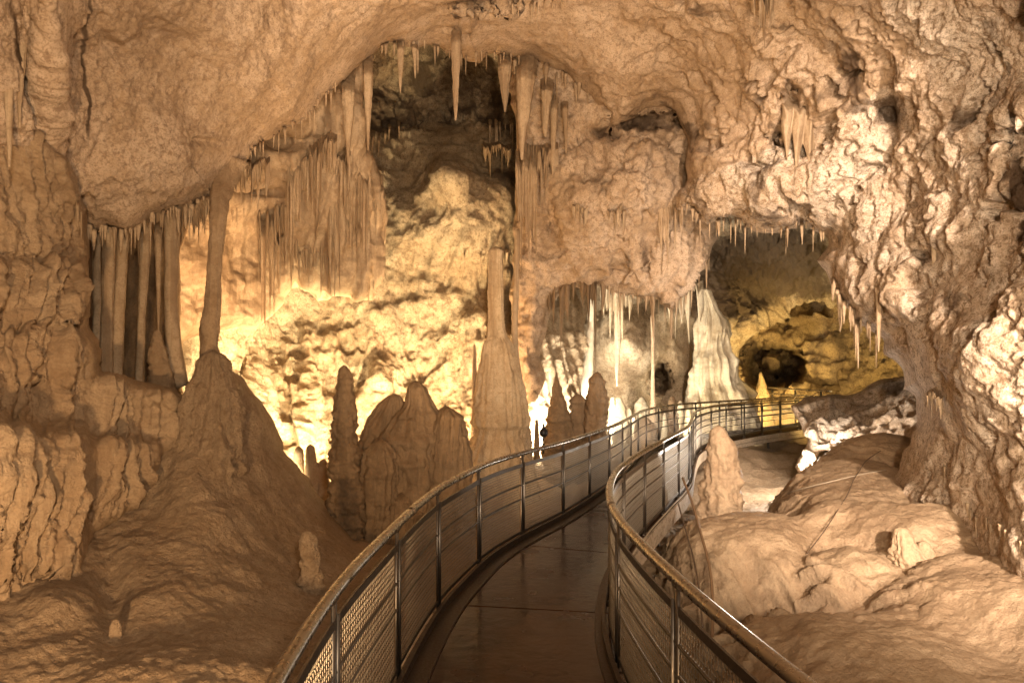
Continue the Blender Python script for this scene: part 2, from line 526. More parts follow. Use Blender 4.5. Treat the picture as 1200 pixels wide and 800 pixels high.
def curtain(name, x0, x1, yt0, yt1, tips, Y, mat, label, fl=7.0, R=0.35, dY=0.0, cat='rock curtain', group=None, extra=2, ex=(0, 1, 1, 2)):
    """fluted drapery: one closed solid whose folds run down into tapering tips"""
    rs = random.Random(int(x0 * 7 + yt0))
    T = []
    tips = sorted(tips)
    for i, (tx, ty) in enumerate(tips):
        T.append((tx, ty))
        if i + 1 < len(tips):
            nx, ny = tips[i + 1]
            extra = rs.choice(ex)
            for k in range(extra):
                f_ = (k + 1) / (extra + 1)
                ym = min(ty, ny) - (min(ty, ny) - max(yt0, yt1)) * rs.uniform(0.05, 0.8)
                T.append((tx + (nx - tx) * f_, ym))
    xs, yb, bl = [], [], []
    n = len(T)
    for i, (tx, ty) in enumerate(T):
        l = (T[i - 1][0] + tx) / 2 if i else x0
        r = (T[i + 1][0] + tx) / 2 if i + 1 < n else x1
        hl = [ty - (ty - max(yt0, yt1)) * .45] * 2
        for q_, o_ in ((0, i - 1), (1, i + 1)):
            if 0 <= o_ < n:
                m_ = min(ty, T[o_][1])
                hl[q_] = m_ - min(0.5 * (m_ - max(yt0, yt1)), 5.0 * (r - l) * 0.5)
        for sgn, edge, no in ((-1, l, hl[0]), (1, r, hl[1])):
            tt = np.linspace(1, 0, 6)[:-1] if sgn < 0 else np.linspace(0, 1, 6)[:-1]
            for t in tt:
                xs.append(tx + (edge - tx) * t); yb.append(no + (ty - no) * (1 - t) ** 1.25); bl.append(math.sqrt(max(0, 1 - t * t * 0.96)))
    xs, yb, bl = map(np.array, (xs, yb, bl))
    m = len(xs)
    wpx = (x1 - x0) / max(n, 1) / 2
    rows = 30
    v = np.linspace(0, 1, rows)[:, None]
    yt = (yt0 + (yt1 - yt0) * (xs - x0) / max(x1 - x0, 1) + 9 * perlin(np.stack([xs * .09, 0 * xs, 0 * xs], -1), 3))[None]
    PY_ = yt + v * (yb[None] - yt)
    sd_ = rs.randint(0, 999)
    sway = 1.2 * perlin(np.stack([xs[None] * .05 + 0 * v, 0 * xs[None] + v * 1.6, 0 * v + 0 * xs[None]], -1), sd_)
    PX_ = xs[None] + sway * wpx * .5
    Yc = Y + dY * (xs - x0)[None] / max(x1 - x0, 1) + 0.10 * perlin(np.stack([xs[None] * .03 + 0 * v, v * .3 + 0 * xs[None], 0 * v + 0 * xs[None]], -1), sd_ + 3)
    thick = (0.35 + 0.65 * (1 - v ** 2.0)) * wpx * Y / F * 1.5
    fr = bl[None] * thick
    emb = 0.7 * (1 - sstep(0.0, 0.30, v)) * (1 - bl[None] * 0.25)
    front = Yc + emb - R * 0.25 * (1 - v) - fr + 0.02 * perlin(np.stack([PX_ * .35, PY_ * .06, 0 * PX_], -1), sd_ + 5) * (Y / 12)
    back = Yc + emb + R * 0.25 * (1 - v) + fr
    Vf, Vb = P(PX_, PY_, front), P(PX_, PY_, back)
    V = np.r_[Vf.reshape(-1, 3), Vb.reshape(-1, 3)]
    idx = np.arange(rows * m).reshape(rows, m)
    q = [np.stack([idx[:-1, :-1], idx[1:, :-1], idx[1:, 1:], idx[:-1, 1:]], -1).reshape(-1, 4)]
    q.append(q[0][:, ::-1] + rows * m)
    B = rows * m
    for e in (idx[-1], idx[0][::-1]):
        q.append(np.stack([e[:-1], e[:-1] + B, e[1:] + B, e[1:]], -1))
    for e in (idx[::-1, -1], idx[:, 0]):
        q.append(np.stack([e[:-1], e[:-1] + B, e[1:] + B, e[1:]], -1))
    o = mesh_from(name, V, np.vstack(q), mat, loc=P((x0 + x1) / 2, (yt0 + yt1) / 2, Y))
    tag(o, label, cat, group)
    return o


# ================================================================== THE CAVE
# ---- front arch: ceiling and right wall
A_poly = [(-420, -330), (600, -330), (1620, -330), (1620, 760), (1300, 730), (1200, 700), (1130, 668), (1085, 655), (1050, 640), (1040, 600), (1050, 560), (1062, 520), (1075, 482), (1066, 452),
          (1048, 420), (1028, 396), (1006, 382), (988, 356), (974, 330), (962, 306), (972, 276), (938, 262), (905, 274), (868, 263), (830, 262), (792, 240), (802, 205), (801, 165), (793, 136),
          (762, 128), (715, 148), (690, 112), (672, 92), (640, 76), (580, 66), (540, 66), (512, 58), (476, 48), (440, 64), (410, 88), (375, 122), (330, 156), (285, 188), (258, 226), (225, 241),
          (190, 250), (150, 268), (98, 268), (40, 250), (-420, 250)]
A_ctrl = [(-400, -300, 2.7), (-400, 0, 3.2), (-400, 240, 3.4), (0, -300, 3.6), (0, -100, 4.4), (0, 100, 5.5), (0, 240, 6.1), (250, 200, 7.4), (160, 262, 7.0), (200, 60, 6.7), (400, 60, 8.8), (330, 150, 8.4), (300, -150, 5.6),
          (475, 45, 10.2), (560, 62, 11.5), (640, 72, 12), (600, -20, 9.6), (600, -150, 7.2), (600, -320, 5.2), (720, 120, 12.3), (790, 135, 12), (800, 230, 11.6), (730, 40, 10.8), (900, 262, 10.9), (900, 120, 10), (900, 0, 8.6), (900, -200, 5.8),
          (970, 290, 10.2), (1000, 365, 9.6), (1070, 470, 8.6), (1060, 560, 8.7), (1050, 635, 8.2), (1120, 600, 7.5), (1130, 470, 7.0), (1100, 300, 7.9), (1200, 640, 5.6), (1200, 450, 5.8), (1200, 250, 6.1), (1200, 60, 6.2), (1200, -150, 4.6),
          (1500, 300, 3.6), (1500, 0, 3.7), (1500, -300, 3.0), (1500, 700, 3.4), (1050, 100, 8.3)]


def A_disp(p, X, Y):
    right = sstep(680, 880, X)
    low = sstep(250, 400, Y) * right
    big = 0.30 * fbm(p * 0.42, 3, 11) + 0.10 * fbm(p * 1.3, 3, 21)
    crack = sstep(0.09, 0.0, np.abs(perlin(p * np.array([1.0, 0.7, 0.30]), 77))) * sstep(-0.05, 0.25, perlin(p * 0.9, 78))
    left = 0.05 * fbm(p * 2.0, 4, 31, .6) + 0.03 * fbm(np.stack([p[..., 0] * 2.2 - p[..., 2] * .8, p[..., 1], p[..., 2] * .7], -1), 3, 34, .6) - 0.03 * sstep(0.1, 0.35, perlin(np.stack([p[..., 0] * 5 - p[..., 2] * 1.5, p[..., 1] * 4, p[..., 2] * 2.2], -1), 37)) * sstep(-.1, .3, perlin(p * .9, 38)) + 0.018 * fbm(p * 13, 3, 33, .65) - 0.012 * sstep(.15, .4, perlin(p * 17, 36)) - 0.10 * crack
    rr = 0.10 * fbm(p * 1.6, 3, 41, 0.5) + 0.11 * billow(p * 1.9, 4, 51, 0.5) + 0.025 * fbm(p * 13, 3, 53, .65)
    strat = 0.04 * fbm(np.stack([p[..., 0] * 1.0 + p[..., 2] * 1.3, p[..., 1] * 0.7, p[..., 2] * 3.2 + p[..., 0] * 2.2], -1), 3, 91)
    pits = -0.22 * sstep(0.34, 0.5, fbm(p * 1.9, 3, 61)) - 0.09 * sstep(0.3, 0.5, perlin(p * 6.5, 62))
    cau = 0.13 * billow(p * 1.7, 3, 8, .5) + 0.09 * (0.7 - worley(p * 2.8 + 0.3 * fbm(p * 2, 2, 3)[..., None], 8)) + 0.05 * (0.6 - worley(p * 7, 9)) + 0.02 * fbm(p * 16, 3, 71, 0.6)
    h = big + (1 - right) * left + right * ((1 - low) * (rr + strat + pits) + low * (cau + 0.5 * pits + 0.4 * rr))
    wl = sstep(110, 20, X) * sstep(-60, 60, Y)
    h = h + wl * 0.20 * flutes(p, 2.2, 15, 0.1)
    return h


def A_stain_shade(p, X, Y):  # rock stains, plus shade of niches, cleft and cavity painted dark
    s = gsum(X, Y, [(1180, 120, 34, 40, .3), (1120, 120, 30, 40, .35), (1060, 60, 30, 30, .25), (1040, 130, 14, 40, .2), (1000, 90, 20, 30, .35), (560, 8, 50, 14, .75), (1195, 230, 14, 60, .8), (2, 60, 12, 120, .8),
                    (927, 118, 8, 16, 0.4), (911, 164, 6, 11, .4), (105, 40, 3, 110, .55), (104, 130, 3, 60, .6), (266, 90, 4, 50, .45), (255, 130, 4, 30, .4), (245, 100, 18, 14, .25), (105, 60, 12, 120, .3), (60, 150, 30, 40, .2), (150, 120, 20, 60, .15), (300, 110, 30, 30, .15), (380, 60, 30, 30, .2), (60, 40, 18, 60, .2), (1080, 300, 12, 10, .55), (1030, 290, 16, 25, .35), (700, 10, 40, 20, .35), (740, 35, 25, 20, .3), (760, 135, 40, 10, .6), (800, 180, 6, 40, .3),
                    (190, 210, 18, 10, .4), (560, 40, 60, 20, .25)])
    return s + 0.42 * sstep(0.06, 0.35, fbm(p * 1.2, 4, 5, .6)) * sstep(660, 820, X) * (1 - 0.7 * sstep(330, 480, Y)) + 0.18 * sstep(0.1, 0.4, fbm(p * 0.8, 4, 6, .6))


def A_split(cx, cy):
    b = 740 + 90 * np.sin(cy / 60.0) + (330 - cy) * 0.9
    return ((cx > b) & (cy > -60)).astype(int)


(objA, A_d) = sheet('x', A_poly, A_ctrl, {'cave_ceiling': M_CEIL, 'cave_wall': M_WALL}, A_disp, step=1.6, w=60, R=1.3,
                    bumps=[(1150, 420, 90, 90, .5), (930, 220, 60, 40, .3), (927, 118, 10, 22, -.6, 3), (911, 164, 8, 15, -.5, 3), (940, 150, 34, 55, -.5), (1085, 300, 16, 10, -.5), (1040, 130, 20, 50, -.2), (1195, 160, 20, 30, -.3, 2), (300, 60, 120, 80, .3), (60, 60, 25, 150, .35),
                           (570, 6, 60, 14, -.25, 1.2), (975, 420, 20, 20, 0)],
                    amp=9, scale=24, stain_shade=A_stain_shade, split=A_split)
for o in objA:
    tag(o, kind='structure')

# ---- left flowstone wall
B_poly = [(-420, 60), (0, 128), (45, 150), (80, 184), (103, 245), (106, 300), (101, 328), (105, 350), (104, 384), (116, 398), (117, 436), (150, 442), (200, 455), (224, 470), (216, 505), (190, 545), (166, 592), (140, 612), (112, 625), (104, 660),
          (100, 700), (60, 712), (0, 720), (-420, 740)]
B_ctrl = [(-400, 400, 3.2), (-400, 100, 3.4), (-400, 740, 3.1), (0, 200, 5.6), (0, 130, 5.4), (70, 190, 6.0), (100, 270, 6.9), (0, 300, 5.7), (100, 350, 6.5), (110, 420, 6.4), (160, 460, 7.0), (220, 475, 7.6), (200, 530, 7.2), (150, 590, 6.6), (60, 600, 5.5), (0, 500, 5.2), (0, 700, 4.9), (90, 690, 5.4), (60, 420, 5.9)]


def _ledge(X, Y, top, bot, x0, x1, h, sd):
    wob = 9 * perlin(np.stack([X / 60.0, 0 * X, 0 * X], -1), sd) + 2.5 * perlin(np.stack([X / 11.0, 0 * X, 0 * X], -1), sd + 1)
    bot = bot + 9 * perlin(np.stack([X / 6.0, 0 * X, 0 * X], -1), sd + 2)
    t = (Y - top - wob) / (bot - top)
    prof = sstep(-0.16, 0.10, t) * (1 - sstep(0.15, 1.15, t)) + 0.35 * sstep(-.1, .1, t) * sstep(1.08, 0.96, t)
    return h * prof * sstep(x0 - 14, x0 + 8, X) * sstep(x1 + 14, x1 - 8, X)


B_LEDGES = [(312, 384, -600, 104, .09, 1), (390, 446, 10, 118, .10, 2), (505, 668, -600, 98, .38, 5), (520, 600, 100, 185, .24, 7)]


def B_pre(X, Y):
    return 0.7 * sum(_ledge(X, Y, *l) for l in B_LEDGES)


def B_disp(p, X, Y):
    m = np.clip(sum(_ledge(X, Y, *l[:4], 1.0, l[5]) for l in B_LEDGES), 0, 1)
    f = flutes(p, 5.5, 5, 0.05)
    f2 = flutes(p, 12.0, 6, 0.05)
    return 0.10 * fbm(p * 0.9, 3, 2) + (0.8 + 0.35 * m) * (0.18 * f + 0.09 * f2) + 0.03 * fbm(p * 7, 4, 4, .65) + 0.012 * fbm(p * 22, 2, 7)


objB, B_d = sheet('flowstone_wall', B_poly, B_ctrl, M_FLOW, B_disp, step=1.8, w=18, R=0.5, amp=2, scale=16, pre=B_pre, bumps=[(190, 462, 40, 14, .2)], origin=(-3.6, 5, 0))
tag(objB, 'tan terraced flowstone with hanging drip folds at the left edge', 'rock formation')

# ---- floor on the left: the mound below the pinnacle
C_poly = [(-420, 660), (0, 640), (60, 640), (110, 600), (160, 555), (205, 500), (222, 450), (232, 428), (262, 424), (285, 444), (306, 468), (324, 498), (334, 530), (362, 562), (388, 604), (414, 632), (470, 640), (560, 610), (640, 585), (720, 570), (740, 1100), (-420, 1100)]
C_ctrl = [(-400, 700, 3.2), (-400, 1000, 2.4), (0, 1050, 2.6), (400, 1050, 3.0), (0, 800, 3.9), (200, 800, 4.1), (350, 800, 4.5), (480, 800, 4.9), (0, 680, 5.1), (110, 660, 5.7), (110, 610, 6.4), (200, 600, 6.6), (200, 520, 7.4), (250, 430, 7.8), (300, 465, 8.4), (330, 520, 9.0), (300, 600, 7.4), (385, 600, 9.2), (350, 700, 6.3), (420, 650, 8.3), (500, 640, 9.4), (600, 600, 11), (680, 575, 13), (730, 1000, 3.6), (730, 700, 7.5), (600, 800, 5.2)]


def C_disp(p, X, Y):
    f = flutes(p, 3.4, 25, 0.14)
    ridge = sstep(480, 560, Y + (X - 260) * -0.35) * 0
    edge = sstep(250, 290, X) * sstep(560, 480, Y - (X - 300) * 0.7)
    pin = sstep(300, 270, X) * sstep(190, 215, X) * sstep(640, 560, Y)
    return pin * 0.10 * (0.55 - worley(p * 3.2, 19)) + 0.10 * fbm(p * 0.8, 3, 22) + 0.03 * fbm(p * 2.6, 3, 23) + 0.014 * fbm(p * 11, 3, 24, .65) + edge * (0.07 * f + 0.05 * (0.5 - worley(p * 6, 5)) + .03 * fbm(p * 8, 3, 29)) + 0.04 * f * sstep(620, 540, Y) + 0.012 * (0.5 - worley(p * 18, 6))


objC, C_d = sheet('cave_floor', C_poly, C_ctrl, M_MOUND, C_disp, step=1.8, w=20, R=0.7, amp=3, scale=18, bumps=[(60, 700, 45, 35, .25), (130, 700, 22, 60, -.25), (235, 560, 45, 90, .3), (330, 610, 30, 40, -.1)])
tag(objC, kind='structure')

# ---- floor on the right: flowstone lobes over one another, built as a height sheet
D_LOBES = [(3.0, 8.35, 1.15, 1.45, -.22, .02, .02, -.05), (5.05, 9.9, 1.35, 3.5, -.40, .30, .03, .045), (2.7, 5.2, 1.25, 1.6, -.1, -.20, .05, -.03), (4.6, 5.7, 1.5, 1.9, -.2, .14, .14, .0), (3.5, 7.0, .8, .8, 0, .02, 0, .05),
           (4.7, 7.6, 1.3, 1.2, .3, .28, .05, 0), (6.75, 12.4, 1.2, 1.4, 0, .62, 0, -.02), (3.7, 4.0, 1.2, 1.2, 0, -.12, .1, 0), (4.0, 8.2, .9, 1.0, 0, .20, 0, .03), (5.9, 6.4, 1.4, 2.6, 0, .42, .1, 0), (3.7, 6.0, .8, .9, .3, .02, .1, 0)]


def D_height(x, y):
    p = np.stack([x, y, 0 * x], -1)
    wx = x + 0.22 * fbm(p * 1.1, 3, 131); wy = y + 0.22 * fbm(p * 1.1 + 20, 3, 132)
    z = np.full(x.shape, -0.95) + 0.08 * fbm(p * 1.0, 3, 133) + 0.03 * (x - 1)
    for (cx, cy, rx, ry, rot, z0, gx_, gy_) in D_LOBES:
        dx, dy = wx - cx, wy - cy
        u = dx * math.cos(rot) + dy * math.sin(rot); v = -dx * math.sin(rot) + dy * math.cos(rot)
        d = (1 - np.sqrt((u / rx) ** 2 + (v / ry) ** 2 + 1e-9)) * min(rx, ry)
        top = z0 + gx_ * dx + gy_ * dy + 0.10 * np.clip(d, 0, 1)
        zi = np.where(d > 0, -0.95 + (top + 0.95) * (1 - np.exp(-np.clip(d, 0, 9) / 0.26)), -1.2 + np.maximum(d, -.5) * .5)
        k = 0.34
        hh = np.clip(0.5 + 0.5 * (zi - z) / k, 0, 1)
        z = z * (1 - hh) + zi * hh + k * hh * (1 - hh)
    return z


gx = np.arange(0.9, 8.6, 0.021); gy = np.arange(1.2, 14.4, 0.024)
GX, GY = np.meshgrid(gx, gy)
GZ = D_height(GX, GY)
fall = sstep(1.75, 1.0, GX) * sstep(9, 7, GY) + sstep(13.9, 14.4, GY)
GZ = GZ - 0.8 * np.clip(fall, 0, 1)
V = np.stack([GX, GY, GZ], -1)
n = np.cross(np.gradient(V, axis=1), np.gradient(V, axis=0)); n /= np.linalg.norm(n, axis=-1, keepdims=True)
steep = sstep(0.90, 0.62, n[..., 2])
h = steep * (0.17 * flutes(V, 5.5, 35, 0.05) + 0.09 * flutes(V, 13, 36, 0.05) - 0.06) + 0.05 * fbm(V * 1.4, 3, 33) + 0.016 * fbm(V * 6, 4, 34, .65) + .010 * (.5 - worley(V * 14, 40)) + 0.010 * fbm(V * 22, 2, 39)
V = V + n * h[..., None]
idx = np.arange(GX.size).reshape(GX.shape)
objD = mesh_from('cave_floor', V.reshape(-1, 3), np.stack([idx[:-1, :-1], idx[:-1, 1:], idx[1:, 1:], idx[1:, :-1]], -1).reshape(-1, 4), M_MOUNDR)
tag(objD, kind='structure')


def D_d(px, py):
    ys = np.linspace(3.0, 14.0, 900)
    q = P(px, py, ys)
    below = q[:, 2] < D_height(q[:, 0], q[:, 1]) + 0.02
    return ys[int(np.argmax(below))] if below.any() else 13.5


# ---- low ground sheet through the whole cave
gx = np.arange(-16, 20, 0.16); gy = np.arange(-8, 42, 0.16)
GX, GY = np.meshgrid(gx, gy)
p0 = np.stack([GX, GY, 0 * GX], -1)
GZ = -1.05 + 0.35 * fbm(p0 * 0.35, 4, 81) + 0.12 * fbm(p0 * 1.6, 4, 82) + 0.05 * fbm(p0 * 5, 3, 83) + 0.55 * sstep(13, 17, GY) + 0.02 * (GY - 15) * (GY > 15)
GZ = np.where(GY < 4, np.minimum(GZ, -0.75), GZ)
idx = np.arange(GX.size).reshape(GX.shape)
objG = mesh_from('cave_floor', np.stack([GX, GY, GZ], -1).reshape(-1, 3), np.stack([idx[:-1, :-1], idx[:-1, 1:], idx[1:, 1:], idx[1:, :-1]], -1).reshape(-1, 4), M_MOUND)
tag(objG, kind='structure')

# ---- chamber behind the viewer, closing the cave
th = np.linspace(0, 2 * np.pi, 90); yy = np.linspace(3.2, -9, 60)
TH, YY = np.meshgrid(th, yy)
rad = np.sqrt(np.clip(1 - (np.clip(-YY, 0, 9) / 9.05) ** 2, 0, 1))
V = np.stack([6.2 * np.cos(TH) * rad, YY, 2.6 + 6.0 * np.sin(TH) * rad], -1)
nrm = np.stack([np.cos(TH), 0 * TH, np.sin(TH)], -1)
V = V - nrm * (0.5 * fbm(V * 0.6, 4, 95))[..., None]
idx = np.arange(TH.size).reshape(TH.shape)
objR = mesh_from('cave_wall', V.reshape(-1, 3), np.stack([idx[:-1, :-1], idx[1:, :-1], idx[1:, 1:], idx[:-1, 1:]], -1).reshape(-1, 4), M_CEIL)
tag(objR, kind='structure')

# ---- back-left wall of the chamber
F1_poly = [(60, -60), (690, -60), (690, 300), (672, 660), (60, 660)]
F1_ctrl = [(100, 0, 15), (100, 300, 12), (100, 640, 11), (240, 330, 13), (300, 300, 15.5), (300, 400, 15.5), (400, 420, 16.5), (400, 470, 16.0), (400, 560, 14.6), (300, 520, 13.8), (300, 640, 13), (500, 560, 15.2), (500, 440, 16.8), (520, 330, 17.6), (450, 280, 18), (520, 240, 18.2), (560, 300, 17.5),
           (520, 170, 20), (480, 110, 21), (560, 110, 21), (420, 130, 19), (480, 30, 17.5), (600, 40, 18), (600, 200, 19), (600, 400, 17), (580, 520, 15.6), (640, 540, 16), (700, 300, 22), (880, 300, 26), (880, 560, 26), (880, 0, 22), (700, 40, 20), (500, 640, 14), (700, 640, 17)]


def F1_disp(p, X, Y):
    dome = sstep(230, 170, Y)
    f = flutes(p, 2.4, 45, 0.10)
    f2 = flutes(p, 6.0, 46, 0.10)
    low = sstep(370, 400, Y)
    st = p * np.array([1, 1, 0.45])
    h = (1 - 0.6 * low) * (0.40 * fbm(p * 0.4, 3, 42) + 0.15 * fbm(p * 1.1, 3, 43, .55)) + 0.08 * fbm(st * 3.2, 4, 44, .68) + 0.03 * (0.6 - worley(p * 5, 50))
    h = h + low * (0.20 * f + 0.09 * f2 + 0.10 * fbm(st * 1.6, 3, 46) - 0.20 * sstep(0.22, 0.4, perlin(st * 2.0, 49)) + .03 * fbm(p * 9, 3, 57, .65))
    h = h + dome * (0.24 * (0.6 - worley(p * np.array([1.5, 1.5, 2.6]), 47)) + 0.16 * fbm(p * 2.6, 5, 48, .68, True))
    h = h + sstep(250, 300, Y) * sstep(390, 350, Y) * (0.16 * f + .06 * f2)
    return h


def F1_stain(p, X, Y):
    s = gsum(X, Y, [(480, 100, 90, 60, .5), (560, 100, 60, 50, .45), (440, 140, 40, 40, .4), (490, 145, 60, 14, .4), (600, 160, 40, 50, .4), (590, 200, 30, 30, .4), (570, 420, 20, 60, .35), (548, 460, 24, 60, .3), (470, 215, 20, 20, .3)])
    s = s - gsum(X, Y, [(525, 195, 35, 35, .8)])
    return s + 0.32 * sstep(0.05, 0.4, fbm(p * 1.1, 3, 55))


objF1, F1_d = sheet('cave_wall', F1_poly, F1_ctrl, M_BACK, F1_disp, step=1.8, w=6, R=0.2, bumps=[(525, 200, 38, 40, 2.2), (500, 260, 60, 40, .8), (555, 250, 40, 50, .8), (560, 380, 30, 50, .5), (500, 147, 60, 9, -.6, 2), (430, 200, 24, 40, .8), (590, 225, 24, 40, .8), (360, 470, 14, 60, .4), (300, 450, 16, 60, .4), (440, 470, 16, 50, .4)], stain_shade=F1_stain)
tag(objF1, kind='structure')

# ---- inner left wall with the curtains
F2_poly = [(170, 30), (450, 30), (424, 110), (432, 170), (448, 205), (455, 255), (447, 320), (436, 352), (400, 348), (372, 352), (345, 330), (326, 362), (300, 384), (256, 386), (215, 400), (212, 450), (170, 460)]
F2_ctrl = [(180, 50, 11.2), (440, 50, 12.4), (180, 440, 10.8), (230, 300, 11.2), (290, 300, 12.5), (290, 380, 12.3), (300, 180, 11.2), (350, 180, 11.4), (400, 150, 11.8), (430, 250, 13), (380, 300, 13), (440, 340, 13.2), (330, 340, 12.8)]


def F2_disp(p, X, Y):
    f = flutes(p, 3.4, 65, 0.05)
    wv = sstep(225, 160, X) * 0 + sstep(320, 370, X)
    return 0.20 * fbm(p * 0.8, 3, 62) + 0.05 * fbm(p * 3, 4, 63) + wv * 0.12 * f + 0.05 * f + 0.02 * fbm(p * 9, 3, 64)


objF2, F2_d = sheet('rock_wall', F2_poly, F2_ctrl, M_STAL, F2_disp, step=2.0, w=16, R=0.8, amp=3, scale=14, bumps=[(330, 165, 50, 14, -.4), (300, 225, 35, 6, -.3), (345, 250, 16, 80, .35), (400, 280, 26, 70, .3), (370, 355, 20, 30, -.3)], origin=(-3.5, 12, 2))
tag(objF2, 'tan inner rock wall behind the left overhang, draped with curtains', 'rock wall')

# ---- alcove behind the left overhang
E_poly = [(70, 215), (238, 215), (224, 250), (210, 300), (212, 452), (218, 480), (70, 480)]
objE, E_d = sheet('rock_wall', E_poly, [(80, 220, 8.6), (290, 220, 9.2), (80, 470, 8.8), (210, 470, 9.2), (150, 350, 9.4)], M_DSTAL, lambda p, X, Y: 0.14 * flutes(p, 3.2, 75, 0.06) + 0.05 * fbm(p * 3, 3, 76), step=2.4, w=12, R=0.6, amp=2, origin=(-5, 9, 2))
tag(objE, 'dark fluted recess wall behind the thin columns of the left alcove', 'rock wall')

# ---- hanging mass in the middle right
F3_poly = [(585, 20), (860, 20), (850, 240), (832, 300), (806, 336), (788, 362), (768, 350), (742, 346), (720, 342), (700, 336), (664, 336), (648, 356), (641, 386), (633, 420), (640, 448), (627, 470), (612, 480), (604, 420), (598, 345), (604, 252), (606, 150)]
F3_ctrl = [(600, 40, 13), (840, 40, 13.4), (610, 200, 13.8), (612, 330, 14.4), (620, 460, 14.6), (690, 100, 13.2), (690, 330, 14.4), (740, 200, 13.0), (760, 230, 12.9), (700, 260, 13.5), (790, 350, 14.6), (820, 280, 14.4), (840, 200, 14)]


def F3_disp(p, X, Y):
    f = flutes(p, 2.6, 105, 0.08)
    lowf = sstep(290, 330, Y)
    h = 0.20 * fbm(p * 0.7, 3, 102) + 0.07 * fbm(p * 2.2, 3, 103, .6) + 0.055 * fbm(p * 6, 4, 104, .68) + 0.03 * (.6 - worley(p * 6, 107))
    h = h - 0.16 * sstep(0.3, 0.5, fbm(p * 2.2, 3, 108)) + lowf * 0.2 * (f - .3) + sstep(770, 800, X) * sstep(200, 240, Y) * 0.18 * f
    return h


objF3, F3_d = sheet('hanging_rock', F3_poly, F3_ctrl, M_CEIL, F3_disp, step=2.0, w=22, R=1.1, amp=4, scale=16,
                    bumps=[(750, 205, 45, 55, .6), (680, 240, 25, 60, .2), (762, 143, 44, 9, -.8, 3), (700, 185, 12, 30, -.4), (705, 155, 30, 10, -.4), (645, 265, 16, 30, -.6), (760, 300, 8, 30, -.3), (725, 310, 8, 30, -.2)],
                    stain_shade=lambda p, X, Y: gsum(X, Y, [(750, 142, 50, 10, .8), (705, 155, 25, 8, .7), (740, 170, 10, 10, .5), (700, 212, 16, 16, .6), (757, 305, 10, 25, .6), (735, 310, 10, 25, .5), (648, 130, 8, 20, .5)]) + .15 * sstep(.1, .4, fbm(p * 1.3, 3, 9)), origin=(2, 13.5, 3))  # shade of the cavity and creases painted dark, among rock stains
tag(objF3, 'big rounded hanging rock mass in the middle, above the bright archway', 'rock formation')

# ---- far chamber
F4_poly = [(560, 240), (1010, 200), (1010, 366), (965, 352), (930, 354), (894, 376), (866, 412), (860, 440), (864, 500), (900, 520), (900, 560), (560, 580)]
F4_ctrl = [(570, 300, 22), (570, 560, 19), (640, 480, 23), (640, 540, 21), (690, 480, 23), (690, 380, 22), (740, 400, 20.5), (740, 500, 22), (800, 480, 23), (800, 400, 23), (860, 480, 24), (850, 320, 24.5), (920, 300, 23), (960, 260, 21), (870, 390, 25), (990, 400, 26), (880, 550, 23), (700, 560, 20), (800, 260, 19)]


def F4_disp(p, X, Y):
    f = flutes(p, 1.8, 115, 0.08)
    return 0.3 * fbm(p * 0.5, 3, 112) + 0.07 * fbm(p * 1.5, 3, 113, .55) + 0.22 * f * sstep(560, 620, X) * sstep(800, 700, X) + 0.05 * fbm(p * 3.5, 4, 114, .66) + sstep(790, 830, X) * sstep(400, 375, Y) * (.42 * fbm(p * 1.3, 5, 118, .65, True) + .25 * flutes(p, 1.6, 119, .1) + .16 * fbm(p * 3.2, 3, 120, .6))


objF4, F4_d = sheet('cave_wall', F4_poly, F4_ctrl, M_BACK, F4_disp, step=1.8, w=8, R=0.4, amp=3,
                    bumps=[(732, 400, 36, 30, 1.1), (774, 444, 12, 15, -4.5, 4), (650, 460, 22, 60, .5), (720, 470, 30, 30, .5), (800, 420, 16, 40, .6), (800, 368, 20, 10, .8)],
                    stain_shade=lambda p, X, Y: gsum(X, Y, [(860, 310, 75, 55, 1.3), (930, 290, 60, 50, 1.1), (850, 355, 45, 34, .8), (960, 335, 30, 20, .5), (776, 446, 9, 10, .5), (655, 470, 20, 25, .3)]))  # dark brown wall, with shade of recess and small hole painted in
tag(objF4, kind='structure')

# ---- yellow rock with the dark hole, at the far right
F5_poly = [(845, 420), (866, 392), (892, 362), (930, 338), (965, 336), (1000, 330), (1060, 330), (1120, 420), (1120, 520), (860, 520), (850, 470)]
F5_ctrl = [(860, 430, 25.5), (880, 380, 26.5), (930, 345, 27), (980, 380, 25), (1000, 440, 23), (1060, 430, 21), (900, 500, 24), (1100, 500, 18), (1050, 350, 22), (940, 480, 24)]


def F5_disp(p, X, Y):
    return 0.4 * fbm(p * 0.6, 3, 122) + 0.25 * fbm(np.stack([p[..., 0] + p[..., 2], p[..., 1], 2.6 * p[..., 2] - 1.5 * p[..., 0]], -1) * 0.9, 4, 123, .6) + 0.1 * fbm(p * 3, 3, 124, .6) - .3 * sstep(.2, .45, perlin(p * 1.1, 125))


objF5, F5_d = sheet('rock_wall', F5_poly, F5_ctrl, M_YEL, F5_disp, step=1.8, w=14, R=1.0, amp=4, scale=14, bumps=[(907, 430, 35, 25, -4.5, 5), (905, 424, 12, 13, 2.4, 2), (930, 440, 12, 12, -2, 2), (960, 370, 60, 14, .6), (890, 385, 20, 20, .6)],
                    stain_shade=lambda p, X, Y: gsum(X, Y, [(907, 436, 26, 16, .45), (925, 440, 18, 14, .4), (985, 400, 24, 22, .6), (1060, 450, 40, 25, .8), (960, 440, 20, 20, .3)]), origin=(10, 25, 1))  # shade inside the hole put into the colour, beside rock stains
tag(objF5, 'yellow lit rock arch around a dark hole at the far end', 'rock wall')

